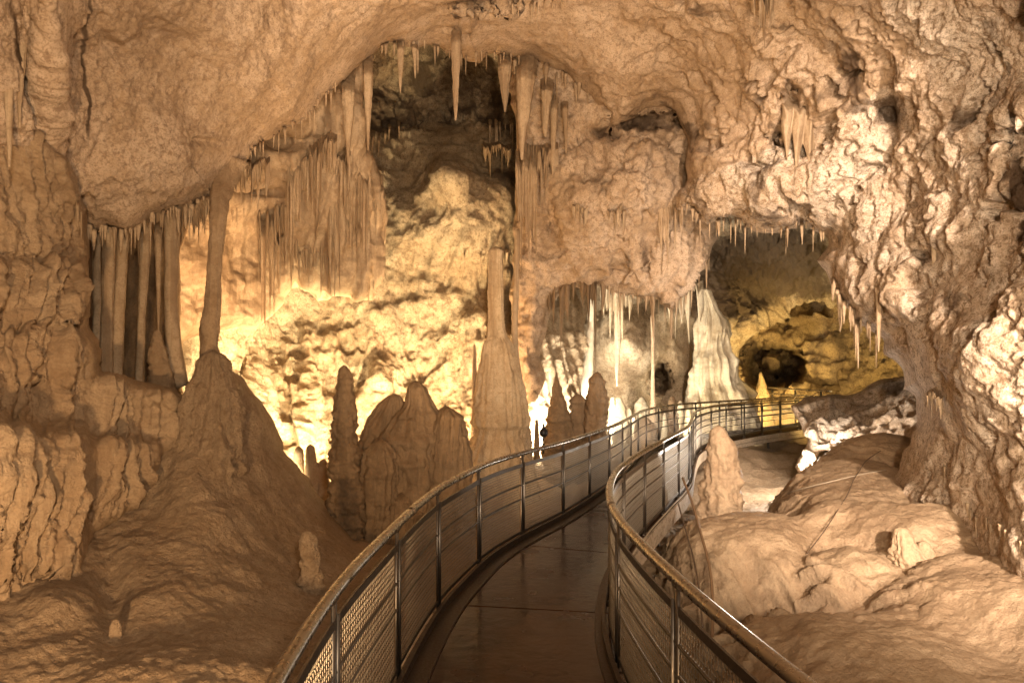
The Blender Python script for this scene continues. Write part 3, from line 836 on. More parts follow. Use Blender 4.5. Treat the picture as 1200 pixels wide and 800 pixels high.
# ---- rock ledge right of the far walkway
F7_poly = [(926, 476), (944, 464), (972, 462), (1000, 462), (1030, 445), (1062, 440), (1100, 455), (1110, 540), (1040, 530), (985, 522), (962, 530), (948, 548), (938, 556), (932, 548), (942, 530), (948, 515), (938, 498)]
F7_ctrl = [(930, 480, 16), (1000, 470, 16.5), (1060, 450, 15.5), (1090, 500, 12), (1000, 510, 14.5), (950, 510, 15.2), (940, 545, 14.6), (905, 580, 14.2)]
objF7, F7_d = sheet('rock_ledge', F7_poly, F7_ctrl, M_WALL, lambda p, X, Y: 0.25 * fbm(p * 1.1, 4, 132, .6) + 0.08 * fbm(p * 4, 3, 133, .6) - .2 * sstep(.2, .45, perlin(p * 1.6, 134)), step=1.6, w=10, R=0.7, amp=3, scale=10, origin=(7.5, 15.5, 0),
                    stain_shade=lambda p, X, Y: gsum(X, Y, [(1050, 455, 30, 14, .9), (1015, 490, 25, 14, .35)]))
tag(objF7, 'pinkish white rock ledge at the right end of the far walkway', 'rock ledge')

# ---- dripstone columns and stalagmites ------------------------------------------------
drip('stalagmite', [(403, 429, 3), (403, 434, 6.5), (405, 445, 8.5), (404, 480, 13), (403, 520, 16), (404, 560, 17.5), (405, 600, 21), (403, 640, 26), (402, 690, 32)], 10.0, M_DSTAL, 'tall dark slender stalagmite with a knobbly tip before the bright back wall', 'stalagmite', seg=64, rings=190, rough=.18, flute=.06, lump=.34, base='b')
drip('stalagmite', [(360, 624, 5), (361, 630, 8), (363, 650, 10.5), (364, 680, 13), (366, 705, 16), (368, 740, 20)], 6.6, M_MOUND, 'short stubby stalagmite beside the left handrail', 'stalagmite', seg=60, rings=80, rough=.22, flute=.05, lump=.42, base='b')
# pinnacle and its column
drip('pinnacle', [(250, 416, 12), (249, 422, 18), (249, 440, 21), (247, 466, 27), (246, 500, 33), (242, 540, 39), (240, 580, 44), (236, 612, 46), (232, 660, 42)], 7.5, M_MOUND, 'knobbly pinnacle on the left mound that carries a thin column', 'stalagmite', seg=120, rings=160, rough=.42, flute=.22, nf=13, lump=.24, base='b')
drip('column', [(268, 190, 20), (262, 212, 15), (257, 236, 10.5), (254, 270, 9), (251, 320, 8), (249, 360, 9), (246, 385, 11), (245, 405, 9), (246, 425, 12)], 7.7, M_FLOW, 'thin smooth grey brown column rising from the pinnacle to the left overhang', 'column', lean=.7, seg=36, rings=80, rough=.16, flute=.22, lump=.06, base='b')

# fused dark stalagmites by the left handrail
cl = empty('stalagmite_cluster', P(480, 640, 10.6))
tag(cl, 'dark lumpy cluster of fused stalagmites behind the left handrail', 'stalagmite cluster')
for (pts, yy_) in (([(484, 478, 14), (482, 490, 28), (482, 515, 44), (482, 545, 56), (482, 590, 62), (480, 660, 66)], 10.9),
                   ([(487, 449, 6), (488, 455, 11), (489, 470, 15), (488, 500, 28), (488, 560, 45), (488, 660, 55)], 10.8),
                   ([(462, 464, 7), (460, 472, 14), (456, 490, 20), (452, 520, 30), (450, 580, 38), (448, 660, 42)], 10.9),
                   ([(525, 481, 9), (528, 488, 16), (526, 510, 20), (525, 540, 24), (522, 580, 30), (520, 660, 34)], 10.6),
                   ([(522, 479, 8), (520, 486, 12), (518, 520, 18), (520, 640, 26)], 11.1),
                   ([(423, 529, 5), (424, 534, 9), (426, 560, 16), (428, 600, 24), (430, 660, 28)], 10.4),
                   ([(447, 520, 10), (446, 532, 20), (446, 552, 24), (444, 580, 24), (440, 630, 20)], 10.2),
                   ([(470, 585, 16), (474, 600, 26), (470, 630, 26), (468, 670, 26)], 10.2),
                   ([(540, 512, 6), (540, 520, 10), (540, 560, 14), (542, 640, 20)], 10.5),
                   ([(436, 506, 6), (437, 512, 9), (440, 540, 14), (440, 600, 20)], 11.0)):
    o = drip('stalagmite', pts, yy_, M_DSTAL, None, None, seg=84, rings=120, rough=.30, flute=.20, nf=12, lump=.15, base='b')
    o.location = o.location - cl.location
    o.parent = cl

# little ones at the foot of the bright wall
for (x, y0, y1, hw, lab) in ((350, 523, 552, 6, 'leftmost of four small stalagmites below the bright wall'), (364, 521, 556, 6, 'tallest of four small stalagmites below the bright wall'), (369, 541, 566, 7, 'squat low stalagmite in front of its three small neighbours'), (379, 538, 568, 6, 'rightmost small stalagmite beside the tall slender one')):
    drip('stalagmite', [(x, y0, hw * .35), (x, y0 + 3, hw * .8), (x, y0 + 10, hw), (x, y1, hw * 1.2), (x, y1 + 30, hw * 1.5)], 12.2, M_STAL, lab, 'stalagmite', seg=20, rings=24, lump=.14, base='b')

# big central column
drip('column', [(581, 294, 9.5), (581, 300, 9), (581, 340, 9), (582, 380, 9.5), (583, 394, 11), (584, 403, 17), (585, 418, 21), (586, 440, 25), (586, 470, 29), (586, 492, 32), (586, 497, 32), (586, 502, 28), (585, 512, 31), (585, 535, 38), (585, 555, 44), (585, 590, 52)], 13.0, M_COL, 'tall central column with slim fluted shaft and wide drip skirted base', 'column', seg=110, rings=220, rough=.07, flute=.13, nf=20, lump=.10, base='b')
drip('column', [(607, 270, 3), (605, 330, 3.2), (603, 380, 3.6), (604, 420, 4.5), (607, 450, 6.5), (610, 480, 10), (612, 540, 13)], 13.4, M_STAL, 'slim crooked column close to the right of the big central column', 'column', seg=20, rings=60, rough=.15, flute=.08, lump=.1, base='b')
drip('stalagmite', [(556, 404, 1.2), (556, 410, 2.2), (556, 450, 3), (556, 500, 4), (556, 560, 6)], 13.6, M_STAL, 'pencil thin stalagmite close to the left of the big central column', 'stalagmite', seg=14, rings=40, lump=.1, base='b')

# stalagmites behind the rail and in the bright archway
for (pts, Y, mt, lab) in (
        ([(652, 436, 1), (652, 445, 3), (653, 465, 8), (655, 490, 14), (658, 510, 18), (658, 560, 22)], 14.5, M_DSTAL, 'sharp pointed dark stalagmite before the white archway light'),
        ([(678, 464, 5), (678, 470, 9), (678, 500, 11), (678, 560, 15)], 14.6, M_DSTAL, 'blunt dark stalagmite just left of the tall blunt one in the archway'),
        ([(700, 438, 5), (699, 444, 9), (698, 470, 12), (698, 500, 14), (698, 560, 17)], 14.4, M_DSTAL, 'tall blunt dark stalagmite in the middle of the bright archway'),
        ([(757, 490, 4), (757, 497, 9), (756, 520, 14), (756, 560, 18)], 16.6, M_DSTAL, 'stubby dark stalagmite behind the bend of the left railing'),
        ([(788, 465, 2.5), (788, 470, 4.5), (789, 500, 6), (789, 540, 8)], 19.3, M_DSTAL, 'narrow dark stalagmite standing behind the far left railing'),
        ([(718, 465, 2), (718, 480, 4), (719, 500, 6), (720, 550, 8)], 19.5, M_PALE, 'small white stalagmite right of the tall blunt dark one'),
        ([(725, 466, 3), (727, 476, 6), (728, 500, 9), (728, 550, 11)], 18.5, M_PALE, 'white broad stalagmite lit up behind the left railing bend'),
        ([(752, 466, 3), (752, 472, 7), (752, 500, 11), (752, 560, 14)], 20.5, M_PALE, 'pale blunt stalagmite left of the far thin column'),
        ([(842, 500, 4), (842, 505, 8), (844, 520, 14), (846, 550, 19), (846, 590, 25), (846, 620, 29), (846, 680, 34)], 9.8, M_MOUNDR, 'broad pointed stalagmite standing right of the walkway bend'),
        ([(629, 492, 1.5), (629, 500, 2.5), (629, 540, 4)], 13.6, M_DSTAL, 'tiny thin stalagmite just left of the black spotlight'),
        ([(616, 500, 4), (616, 506, 6), (616, 540, 8)], 13.3, M_STAL, 'tiny rounded stalagmite at the right foot of the central column')):
    w_ = max(q[2] for q in pts)
    drip('stalagmite', pts, Y, mt, lab, 'stalagmite', seg=70 if w_ > 16 else 36, rings=110 if w_ > 16 else 60, rough=.2, flute=.08, lump=.3, base='b')

drip('column', [(765, 370, 3), (765, 400, 2), (765, 440, 2.2), (765, 470, 3), (765, 520, 6)], 18.5, M_STAL, 'far thin column in front of the small dark hole', 'column', seg=16, rings=40, base='b')
drip('column', [(826, 340, 5), (830, 352, 6), (833, 364, 9), (835, 373, 14), (836, 385, 19), (835, 412, 20), (837, 420, 23), (838, 445, 26), (842, 470, 35), (844, 500, 40), (844, 540, 42)], 22.0, M_PALE, 'white squat flowstone column under a lamp by the far walkway', 'column', seg=90, rings=120, rough=.2, flute=.42, nf=15, lump=.16, base='b')
drip('stalagmite', [(891, 436, 1), (892, 446, 4), (893, 460, 8), (894, 480, 11), (894, 510, 13)], 24.0, M_YEL, 'pointed yellow stalagmite below the dark far hole', 'stalagmite', seg=24, rings=40, lump=.15, base='b')
drip('stalactite', [(693, 330, 3), (692, 380, 4), (690, 410, 5.5), (688, 440, 8), (686, 464, 8), (686, 478, 3)], 19.6, M_WHITE, 'bright lit wall patch in the middle of the archway, shaped as a thick white stalactite', 'stalactite', seg=20, rings=40, flute=.2)  # lit stretch of wall, shaped and coloured as a white stalactite
drip('stalactite', [(724, 345, 5), (724, 395, 4), (723, 430, 2.6), (723, 452, .8)], 18.5, M_PALE, 'slim white stalactite under the pale bulge of the archway', 'stalactite', seg=14, rings=26)

for (x, y0, hw, Y) in ((664, 486, 4, 19.0), (737, 478, 4, 20.2), (743, 486, 3, 19.2), (771, 476, 4, 21.0), (779, 484, 3, 20.0), (797, 470, 5, 21.2), (806, 478, 4, 20.6), (816, 468, 5, 21.4), (631, 478, 4, 18.2), (641, 470, 5, 18.6)):
    drip('stalagmite', [(x, y0, hw * .3), (x, y0 + 3, hw * .7), (x + .5, y0 + 12, hw), (x, y0 + 30, hw * 1.5), (x, y0 + 55, hw * 1.9)], Y, M_PALE, 'small pale stalagmite in the lit chamber behind the far railing', 'stalagmite', 'small pale stalagmites behind the far railing', seg=22, rings=40, rough=.2, flute=.15, lump=.2, base='b')
curtain('rock_curtain', 704, 742, 322, 326, [(708, 372), (715, 398), (722, 380), (729, 404), (737, 376)], 17.6, M_PALE, 'pale lit drape right of the thick brown drapes in the archway', fl=6, ex=(0, 1))
curtain('rock_curtain', 780, 826, 318, 330, [(785, 376), (792, 398), (800, 380), (808, 404), (818, 384)], 19.6, M_PALE, 'pale drape hanging left of the white squat column', fl=6, ex=(0, 1))
curtain('rock_curtain', 616, 642, 320, 325, [(619, 400), (625, 432), (631, 408), (637, 384)], 17.0, M_PALE, 'pale drape at the left inside edge of the archway', fl=6, ex=(0, 1))
# stump among the right mounds and its companions
drip('stalagmite', [(1057, 620, 7), (1057, 630, 11), (1060, 645, 17), (1066, 665, 24), (1070, 690, 30), (1072, 730, 36)], 6.9, M_MOUNDR, 'pale lumpy stump on the right mounds with a split top', 'stalagmite', seg=80, rings=100, rough=.24, flute=.12, lump=.34, base='b')
drip('stalagmite', [(1083, 636, 6), (1084, 645, 10), (1084, 670, 15), (1084, 710, 20)], 6.9, M_MOUNDR, 'short lump fused to the right side of the split stump', 'stalagmite', seg=32, rings=40, rough=.2, flute=.1, lump=.28, base='b')
drip('stalagmite', [(135, 727, 4), (135, 733, 6), (135, 745, 7), (135, 770, 9)], 4.7, M_MOUND, 'small white nub on the floor at the bottom left', 'stalagmite', seg=18, rings=16, lump=.2, base='b')
drip('stalagmite', [(72, 730, 3), (72, 736, 5), (72, 745, 6), (72, 765, 8)], 4.75, M_MOUND, 'small pale nub below the left flowstone folds', 'stalagmite', seg=18, rings=16, lump=.2, base='b')

# left alcove: thin columns and a knob
for (pts, Y, hw, lab) in (([(112, 255, 6), (113, 300, 4), (114, 440, 5)], 8.0, 5, 'leftmost slim column in the alcove under the left overhang'),
                          ([(131, 250, 8), (128, 290, 7), (126, 360, 6.5), (124, 445, 8)], 7.8, 7, 'thickest of the slim alcove columns, left of its straight twin'),
                          ([(147, 250, 7), (143, 300, 6), (139, 370, 6), (136, 450, 7)], 7.9, 6, 'straight slim alcove column beside the dark gap'),
                          ([(171, 250, 7), (170, 300, 6), (166, 370, 4), (163, 450, 5)], 8.3, 6, 'slim column right of the dark gap in the alcove'),
                          ([(202, 235, 10), (201, 280, 8), (200, 350, 7), (203, 400, 8), (207, 450, 12)], 8.2, 8, 'broad fluted alcove column next to the lit rock')):
    drip('column', pts, Y, M_STAL, lab, 'column', seg=24, rings=60, rough=.06, flute=.12, base='b')
icicle(185, 235, 392, 5, 7.9, 'long slim stalactite hanging above the alcove knob', seg=16, rings=40)
drip('stalagmite', [(184, 388, 3), (184, 396, 6), (184, 410, 10), (186, 430, 12), (190, 470, 17)], 7.9, M_FLOW, 'knobbly stalagmite on the ledge below the long alcove stalactite', 'stalagmite', seg=32, rings=40, lump=.3, base='b')

# ---- large stalactites of the front arch
for (x, y0, y1, hw, Y, lab) in (
        (535, 18, 141, 6.5, 11.0, 'longest lone stalactite hanging from the middle of the arch'),
        (470, 40, 109, 5.0, 10.9, 'short pointed stalactite left of the longest lone one'),
        (485, 45, 92, 4.0, 11.1, 'small twin tipped stalactite near the top of the arch'),
        (489, 50, 86, 2.2, 11.2, 'needle thin stalactite beside the twin tipped one'),
        (431, 56, 176, 6.5, 10.6, 'long tan stalactite at the left shoulder of the arch'),
        (408, 80, 192, 8.5, 10.5, 'broad fluted stalactite leftmost at the arch shoulder'),
        (592, 60, 131, 9.0, 12.6, 'wide short stalactite left of the hanging drape'),
        (603, 62, 100, 3.0, 12.8, 'stub stalactite between the wide short one and the drape'),
        (617, 62, 187, 14.0, 12.4, 'great cone shaped stalactite above the hanging drape'),
        (641, 90, 160, 9.0, 12.7, 'short stalactite right of the great cone shaped one'),
        (650, 100, 205, 6.0, 12.9, 'long stalactite at the right flank of the great cone'),
        (662, 110, 180, 5.0, 12.9, 'rightmost stalactite of the group by the great cone'),
        (8, 0, 196, 9.0, 5.2, 'long stalactite hanging down the left edge of the picture'),
        (26, -20, 150, 8.0, 5.3, 'thick ribbed stalactite second from the left edge'),
        (1030, 316, 412, 5.0, 9.0, 'long pale stalactite at the rim of the right wall'),
        (1093, 240, 325, 5.5, float(A_d(1093, 285)) + .06, 'pale rib hanging on the bumpy right wall')):
    icicle(x, y0, y1, hw, Y, lab, seg=32, rings=60, rough=.16, flute=.34 if hw > 7 else .22, nf=7, lump=.08)

# drapes
curtain('rock_curtain', 604, 656, 172, 168, [(607, 262), (611, 332), (616, 278), (620, 306), (625, 284), (629, 318), (634, 270), (640, 235), (647, 205)], 13.0, M_STAL, 'pale fluted drape hanging below the great cone shaped stalactite', fl=6)
curtain('rock_curtain', 638, 675, 318, 318, [(644, 366), (650, 384), (657, 410), (665, 378), (671, 352)], 15.0, M_DSTAL, 'left half of the thick brown drapes in the bright archway', fl=6, ex=(0, 0, 1))
curtain('rock_curtain', 679, 710, 318, 318, [(683, 360), (690, 388), (698, 434), (705, 372)], 14.95, M_DSTAL, 'longest thick brown drape in the bright archway, tapering to one point', fl=6, ex=(0, 0, 1))
curtain('rock_curtain', 738, 796, 322, 326, [(742, 352), (748, 372), (757, 366), (766, 402), (772, 372), (780, 384), (786, 404), (792, 372)], 15.1, M_STAL, 'tan fluted drape at the right side of the bright archway', fl=5)
curtain('rock_curtain', 670, 690, 236, 236, [(674, 262), (680, 290), (685, 266)], 13.1, M_STAL, 'small drape on the face of the big hanging rock', fl=6, R=.2)
curtain('rock_curtain', 712, 734, 242, 240, [(714, 262), (721, 284), (726, 268), (730, 280)], 12.9, M_STAL, 'narrow drape beside the rounded bulge of the big hanging rock', fl=6, R=.2)
curtain('rock_curtain', 772, 804, 220, 225, [(776, 300), (783, 330), (790, 300), (797, 270)], 13.3, M_STAL, 'long faint drape at the right flank of the big hanging rock', fl=5)
curtain('rock_curtain', 302, 340, 244, 220, [(303, 335), (306, 378), (311, 388), (316, 380), (321, 386), (328, 352), (334, 300)], 12.0, M_STAL, 'amber tipped curtain in the left chamber nearest the thin column', fl=7)
curtain('rock_curtain', 338, 366, 185, 170, [(340, 300), (337, 345), (344, 322), (352, 270), (360, 240)], 11.5, M_STAL, 'long wedge shaped curtain in the middle of the left chamber', fl=5)
curtain('rock_curtain', 362, 396, 165, 150, [(366, 255), (371, 268), (377, 240), (384, 220), (391, 205)], 11.3, M_STAL, 'finely ribbed curtain hanging high in the left chamber', fl=8)
curtain('rock_curtain', 384, 432, 195, 190, [(388, 360), (392, 384), (398, 350), (405, 330), (412, 318), (418, 346), (425, 300), (430, 320)], 12.4, M_STAL, 'big multi fringed curtain at the right of the left chamber', fl=7)
curtain('rock_curtain', 268, 318, 190, 180, [(270, 236), (276, 226), (282, 246), (288, 228), (295, 238), (303, 225), (312, 232)], 11.0, M_STAL, 'short ribbed curtain high behind the thin column', fl=8)
curtain('rock_curtain', 392, 412, 175, 172, [(394, 208), (399, 235), (404, 260), (408, 228)], 11.8, M_STAL, 'narrow curtain under the broad fluted stalactite', fl=7)
curtain('rock_curtain', 880, 908, -12, -12, [(884, 22), (890, 40), (896, 62), (902, 36)], 8.2, M_STAL, 'brown hanging drape at the top right of the ceiling', fl=7)
curtain('rock_curtain', 916, 968, 108, 118, [(922, 188), (935, 206), (950, 203), (963, 196)], 10.15, M_STAL, 'smooth tan drape flowing out of the dark niche on the right wall', fl=3, R=.35, ex=(0,))
curtain('rock_curtain', 1086, 1106, 456, 462, [(1088, 480), (1092, 496), (1097, 484), (1102, 492)], 7.55, M_STAL, 'small dark toothed drape low on the right wall', fl=8, R=.2)
curtain('rock_curtain', 263, 300, 352, 352, [(268, 372), (274, 368), (280, 386), (286, 374), (291, 390), (296, 372)], 13.4, M_DSTAL, 'row of brown teeth on the ledge above the bright wall', fl=7, R=.2)

curtain('rock_curtain', 150, 190, 244, 240, [(152, 300), (158, 285), (163, 312), (169, 280), (176, 268), (184, 262)], 7.9, M_FLOW, 'wedge of short pointed drapes over the dark gap of the alcove', fl=7)
curtain('rock_curtain', 206, 250, 232, 224, [(208, 268), (214, 290), (220, 270), (226, 284), (233, 296), (240, 280), (246, 300)], 8.0, M_FLOW, 'toothed drape at the foot of the overhang beside the thin column', fl=7)
curtain('rock_curtain', 420, 450, 205, 212, [(423, 262), (428, 285), (434, 255), (440, 300), (446, 268)], 12.9, M_STAL, 'short drape at the right corner of the left chamber', fl=7)
curtain('rock_curtain', 318, 350, 270, 262, [(321, 330), (327, 352), (334, 318), (341, 345), (347, 312)], 12.5, M_STAL, 'lower tier curtain in the middle of the left chamber', fl=7)
curtain('rock_curtain', 352, 386, 262, 258, [(356, 322), (362, 340), (369, 318), (376, 352), (383, 322)], 12.7, M_STAL, 'lower tier curtain right of the long wedge shaped one', fl=7)
curtain('rock_curtain', 408, 442, 300, 304, [(412, 352), (418, 372), (425, 345), (432, 366), (438, 342)], 13.3, M_STAL, 'lowest curtain at the right end of the left chamber', fl=6)
curtain('rock_curtain', 566, 600, 166, 170, [(569, 190), (575, 212), (582, 186), (588, 205), (595, 196)], 17.6, M_DSTAL, 'dark small drape deep in the dome beside the great cone', fl=5)
fringe([(268, 225), (300, 212), (332, 196)], 14, lambda x, y: 11.6, 0, 8, 44, 1.0, 2.4, 'thin stalactite in the upper row behind the thin column', 'upper row in the left chamber')
fringe([(300, 300), (340, 290), (400, 300)], 14, lambda x, y: 12.6, 0, 8, 50, 1.2, 2.8, 'thin stalactite in the middle row of the left chamber', 'middle row in the left chamber')
fringe([(410, 150), (440, 165), (470, 150)], 9, lambda x, y: 17.0, 0, 8, 34, 1.0, 2.2, 'short dark stalactite in the left side of the dome', 'drips in the left of the dome', M_DSTAL)
# fringes of small stalactites
fringe([(100, 268), (150, 268), (190, 250), (225, 241), (256, 228)], 46, A_d, .55, 8, 46, 1.2, 3.4, 'small stalactite in the dense fringe under the left overhang', 'fringe under the left overhang')
fringe([(70, 195), (84, 225), (100, 250)], 10, A_d, -.1, 12, 40, 1.0, 2.2, 'thin stalactite on the ribbed corner left of the alcove', 'ribs left of the alcove')
fringe([(262, 215), (300, 176), (345, 145), (396, 100)], 22, A_d, .7, 6, 30, 1.0, 2.6, 'small stalactite along the slanting left rim of the arch', 'fringe on the slanting arch rim')
fringe([(440, 62), (476, 48), (512, 58), (545, 66), (582, 66), (640, 74)], 28, A_d, .8, 4, 26, .9, 2.2, 'tiny stalactite along the top rim of the arch', 'fringe on the top of the arch')
fringe([(792, 238), (830, 262), (868, 263), (905, 272), (940, 262), (968, 276)], 34, A_d, .7, 3, 34, .9, 2.2, 'tiny stalactite along the rim above the dark far passage', 'fringe above the far passage')
fringe([(976, 330), (988, 352), (1006, 374), (1028, 388)], 18, A_d, .3, 16, 58, 1.4, 3.2, 'pale stalactite in the slanting row at the rim of the right wall', 'slanting row on the right wall')
fringe([(640, 332), (664, 328), (700, 328), (730, 338)], 16, F3_d, .5, 4, 22, .8, 1.8, 'tiny stalactite beside the dark brown drape of the archway', 'fringe around the brown drape')
fringe([(704, 340), (742, 348), (768, 352), (788, 360), (806, 338), (832, 300)], 18, F3_d, .7, 6, 40, .9, 2.2, 'thin stalactite along the lower right rim of the big hanging rock', 'rim of the hanging rock')
fringe([(640, 78), (672, 96), (700, 118)], 9, A_d, .7, 8, 46, 1.2, 3.0, 'pale stalactite right of the great cone shaped one', 'pale row by the great cone')
fringe([(570, 150), (590, 150), (604, 150)], 10, lambda x, y: 18.5, 0, 8, 40, .8, 1.6, 'thin straw stalactite in the dark dome left of the cone', 'straws in the dark dome')
fringe([(545, 300), (612, 300)], 6, lambda x, y: 16.8, 0, 6, 26, 1, 2, 'small stalactite behind the shaft of the central column', 'straws behind the central column')
fringe([(600, 8), (660, 6)], 8, lambda x, y: float(A_d(x, y)), -.15, 8, 24, 1, 2, 'short stub stalactite on the ceiling near the top edge', 'stubs on the ceiling')
fringe([(1100, 540), (1140, 600), (1175, 620), (1200, 640)], 14, A_d, -.1, 10, 40, 1.2, 2.6, 'small pale stalactite on the low rim of the right wall', 'fringe low on the right wall')

# ================================================================== WALKWAY
RZ = 0.95
LEFT = [(-.55, .3), (-.62, 1.1), (-.716, 2.06), (-.745, 2.48), (-.76, 3.02), (-.74, 3.47), (-.70, 4.09), (-.66, 4.69), (-.56, 5.5), (-.43, 6.03), (-.27, 6.7), (.10, 7.6), (.58, 8.54), (1.15, 9.9), (1.80, 11.6), (2.42, 13.6), (3.0, 15.4), (3.74, 16.9), (4.5, 18.0), (5.75, 19.2), (7.2, 20.5), (8.7, 21.9), (9.6, 22.8)]
RIGHT = [(1.1, .3), (1.0, 1.2), (.875, 2.07), (.817, 2.43), (.75, 2.99), (.714, 3.41), (.678, 3.93), (.67, 4.5), (.73, 5.15), (.82, 5.67), (.945, 6.23), (1.19, 6.97), (1.55, 7.9), (2.17, 9.38), (2.87, 11.1), (3.55, 13.4), (4.25, 15.5), (5.15, 17.2), (6.2, 18.5), (7.4, 19.8), (8.9, 21.2), (9.9, 22.0)]


def spline(pts, ds=0.05):
    p = np.array(pts, float)
    out = []
    q = np.vstack([2 * p[0] - p[1], p, 2 * p[-1] - p[-2]])
    for i in range(1, len(q) - 2):
        for t in np.linspace(0, 1, 40, endpoint=False):
            a, b, c, d = q[i - 1], q[i], q[i + 1], q[i + 2]
            out.append(0.5 * (2 * b + (c - a) * t + (2 * a - 5 * b + 4 * c - d) * t ** 2 + (3 * b - a - 3 * c + d) * t ** 3))
    out = np.array(out + [p[-1]])
    # relax the tracing jitter
    s = np.r_[0, np.cumsum(np.linalg.norm(np.diff(out, axis=0), axis=1))]
    u = np.arange(0, s[-1], ds)
    r = np.c_[[np.interp(u, s, out[:, k]) for k in range(out.shape[1])]].T
    for _ in range(60):
        r[1:-1] = 0.5 * r[1:-1] + 0.25 * (r[:-2] + r[2:])
    return r


SL, SR = spline(LEFT), spline(RIGHT)


def tangents(S):
    t = np.gradient(S, axis=0)
    return t / np.linalg.norm(t, axis=1, keepdims=True)


def sweep(S3, prof, closed_prof=True):
    """sweep a profile (side, up) along a 3-D line"""
    t = np.gradient(S3, axis=0)
    t /= np.linalg.norm(t, axis=1, keepdims=True) + 1e-9
    side = np.cross(t, [0, 0, 1.0])
    nl = np.linalg.norm(side, axis=1, keepdims=True)
    side = np.where(nl > 1e-3, side / np.maximum(nl, 1e-3), [1, 0, 0])
    up = np.cross(side, t)
    V = S3[:, None] + side[:, None] * prof[None, :, 0, None] + up[:, None] * prof[None, :, 1, None]
    n, k = V.shape[:2]
    V = V.reshape(-1, 3)
    i = np.arange(n - 1)[:, None] * k; j = np.arange(k)[None]; j2 = (j + 1) % k
    q = np.stack([i + j, i + j2, i + k + j2, i + k + j], -1).reshape(-1, 4)
    return V, q


def circ(r, n=12):
    a = np.linspace(0, 2 * np.pi, n, endpoint=False)
    return np.c_[np.cos(a) * r, np.sin(a) * r]


def rect(w, h):
    return np.array([(-w / 2, -h / 2), (w / 2, -h / 2), (w / 2, h / 2), (-w / 2, h / 2)])


def cap(V, q, k):
    f = [tuple(x) for x in q]
    f.append(tuple(range(k - 1, -1, -1))); f.append(tuple(range(len(V) - k, len(V))))
    return f


def z3(S, z):
    return np.c_[S, np.full(len(S), z)]


def join(parts):
    V, Q, o = [], [], 0
    for v, q in parts:
        V.append(v); Q.append(q + o); o += len(v)
    return np.vstack(V), np.vstack(Q)


def arclen(S):
    return np.r_[0, np.cumsum(np.linalg.norm(np.diff(S, axis=0), axis=1))]


def box_at(c, t, along, across, z0, z1):
    s = np.array([t[1], -t[0]])
    pts = []
    for z in (z0, z1):
        for (a, b) in ((-1, -1), (1, -1), (1, 1), (-1, 1)):
            xy = c + t * along / 2 * a + s * across / 2 * b
            pts.append((xy[0], xy[1], z))
    q = np.array([(0, 3, 2, 1), (4, 5, 6, 7), (0, 1, 5, 4), (1, 2, 6, 5), (2, 3, 7, 6), (3, 0, 4, 7)])
    return np.array(pts), q


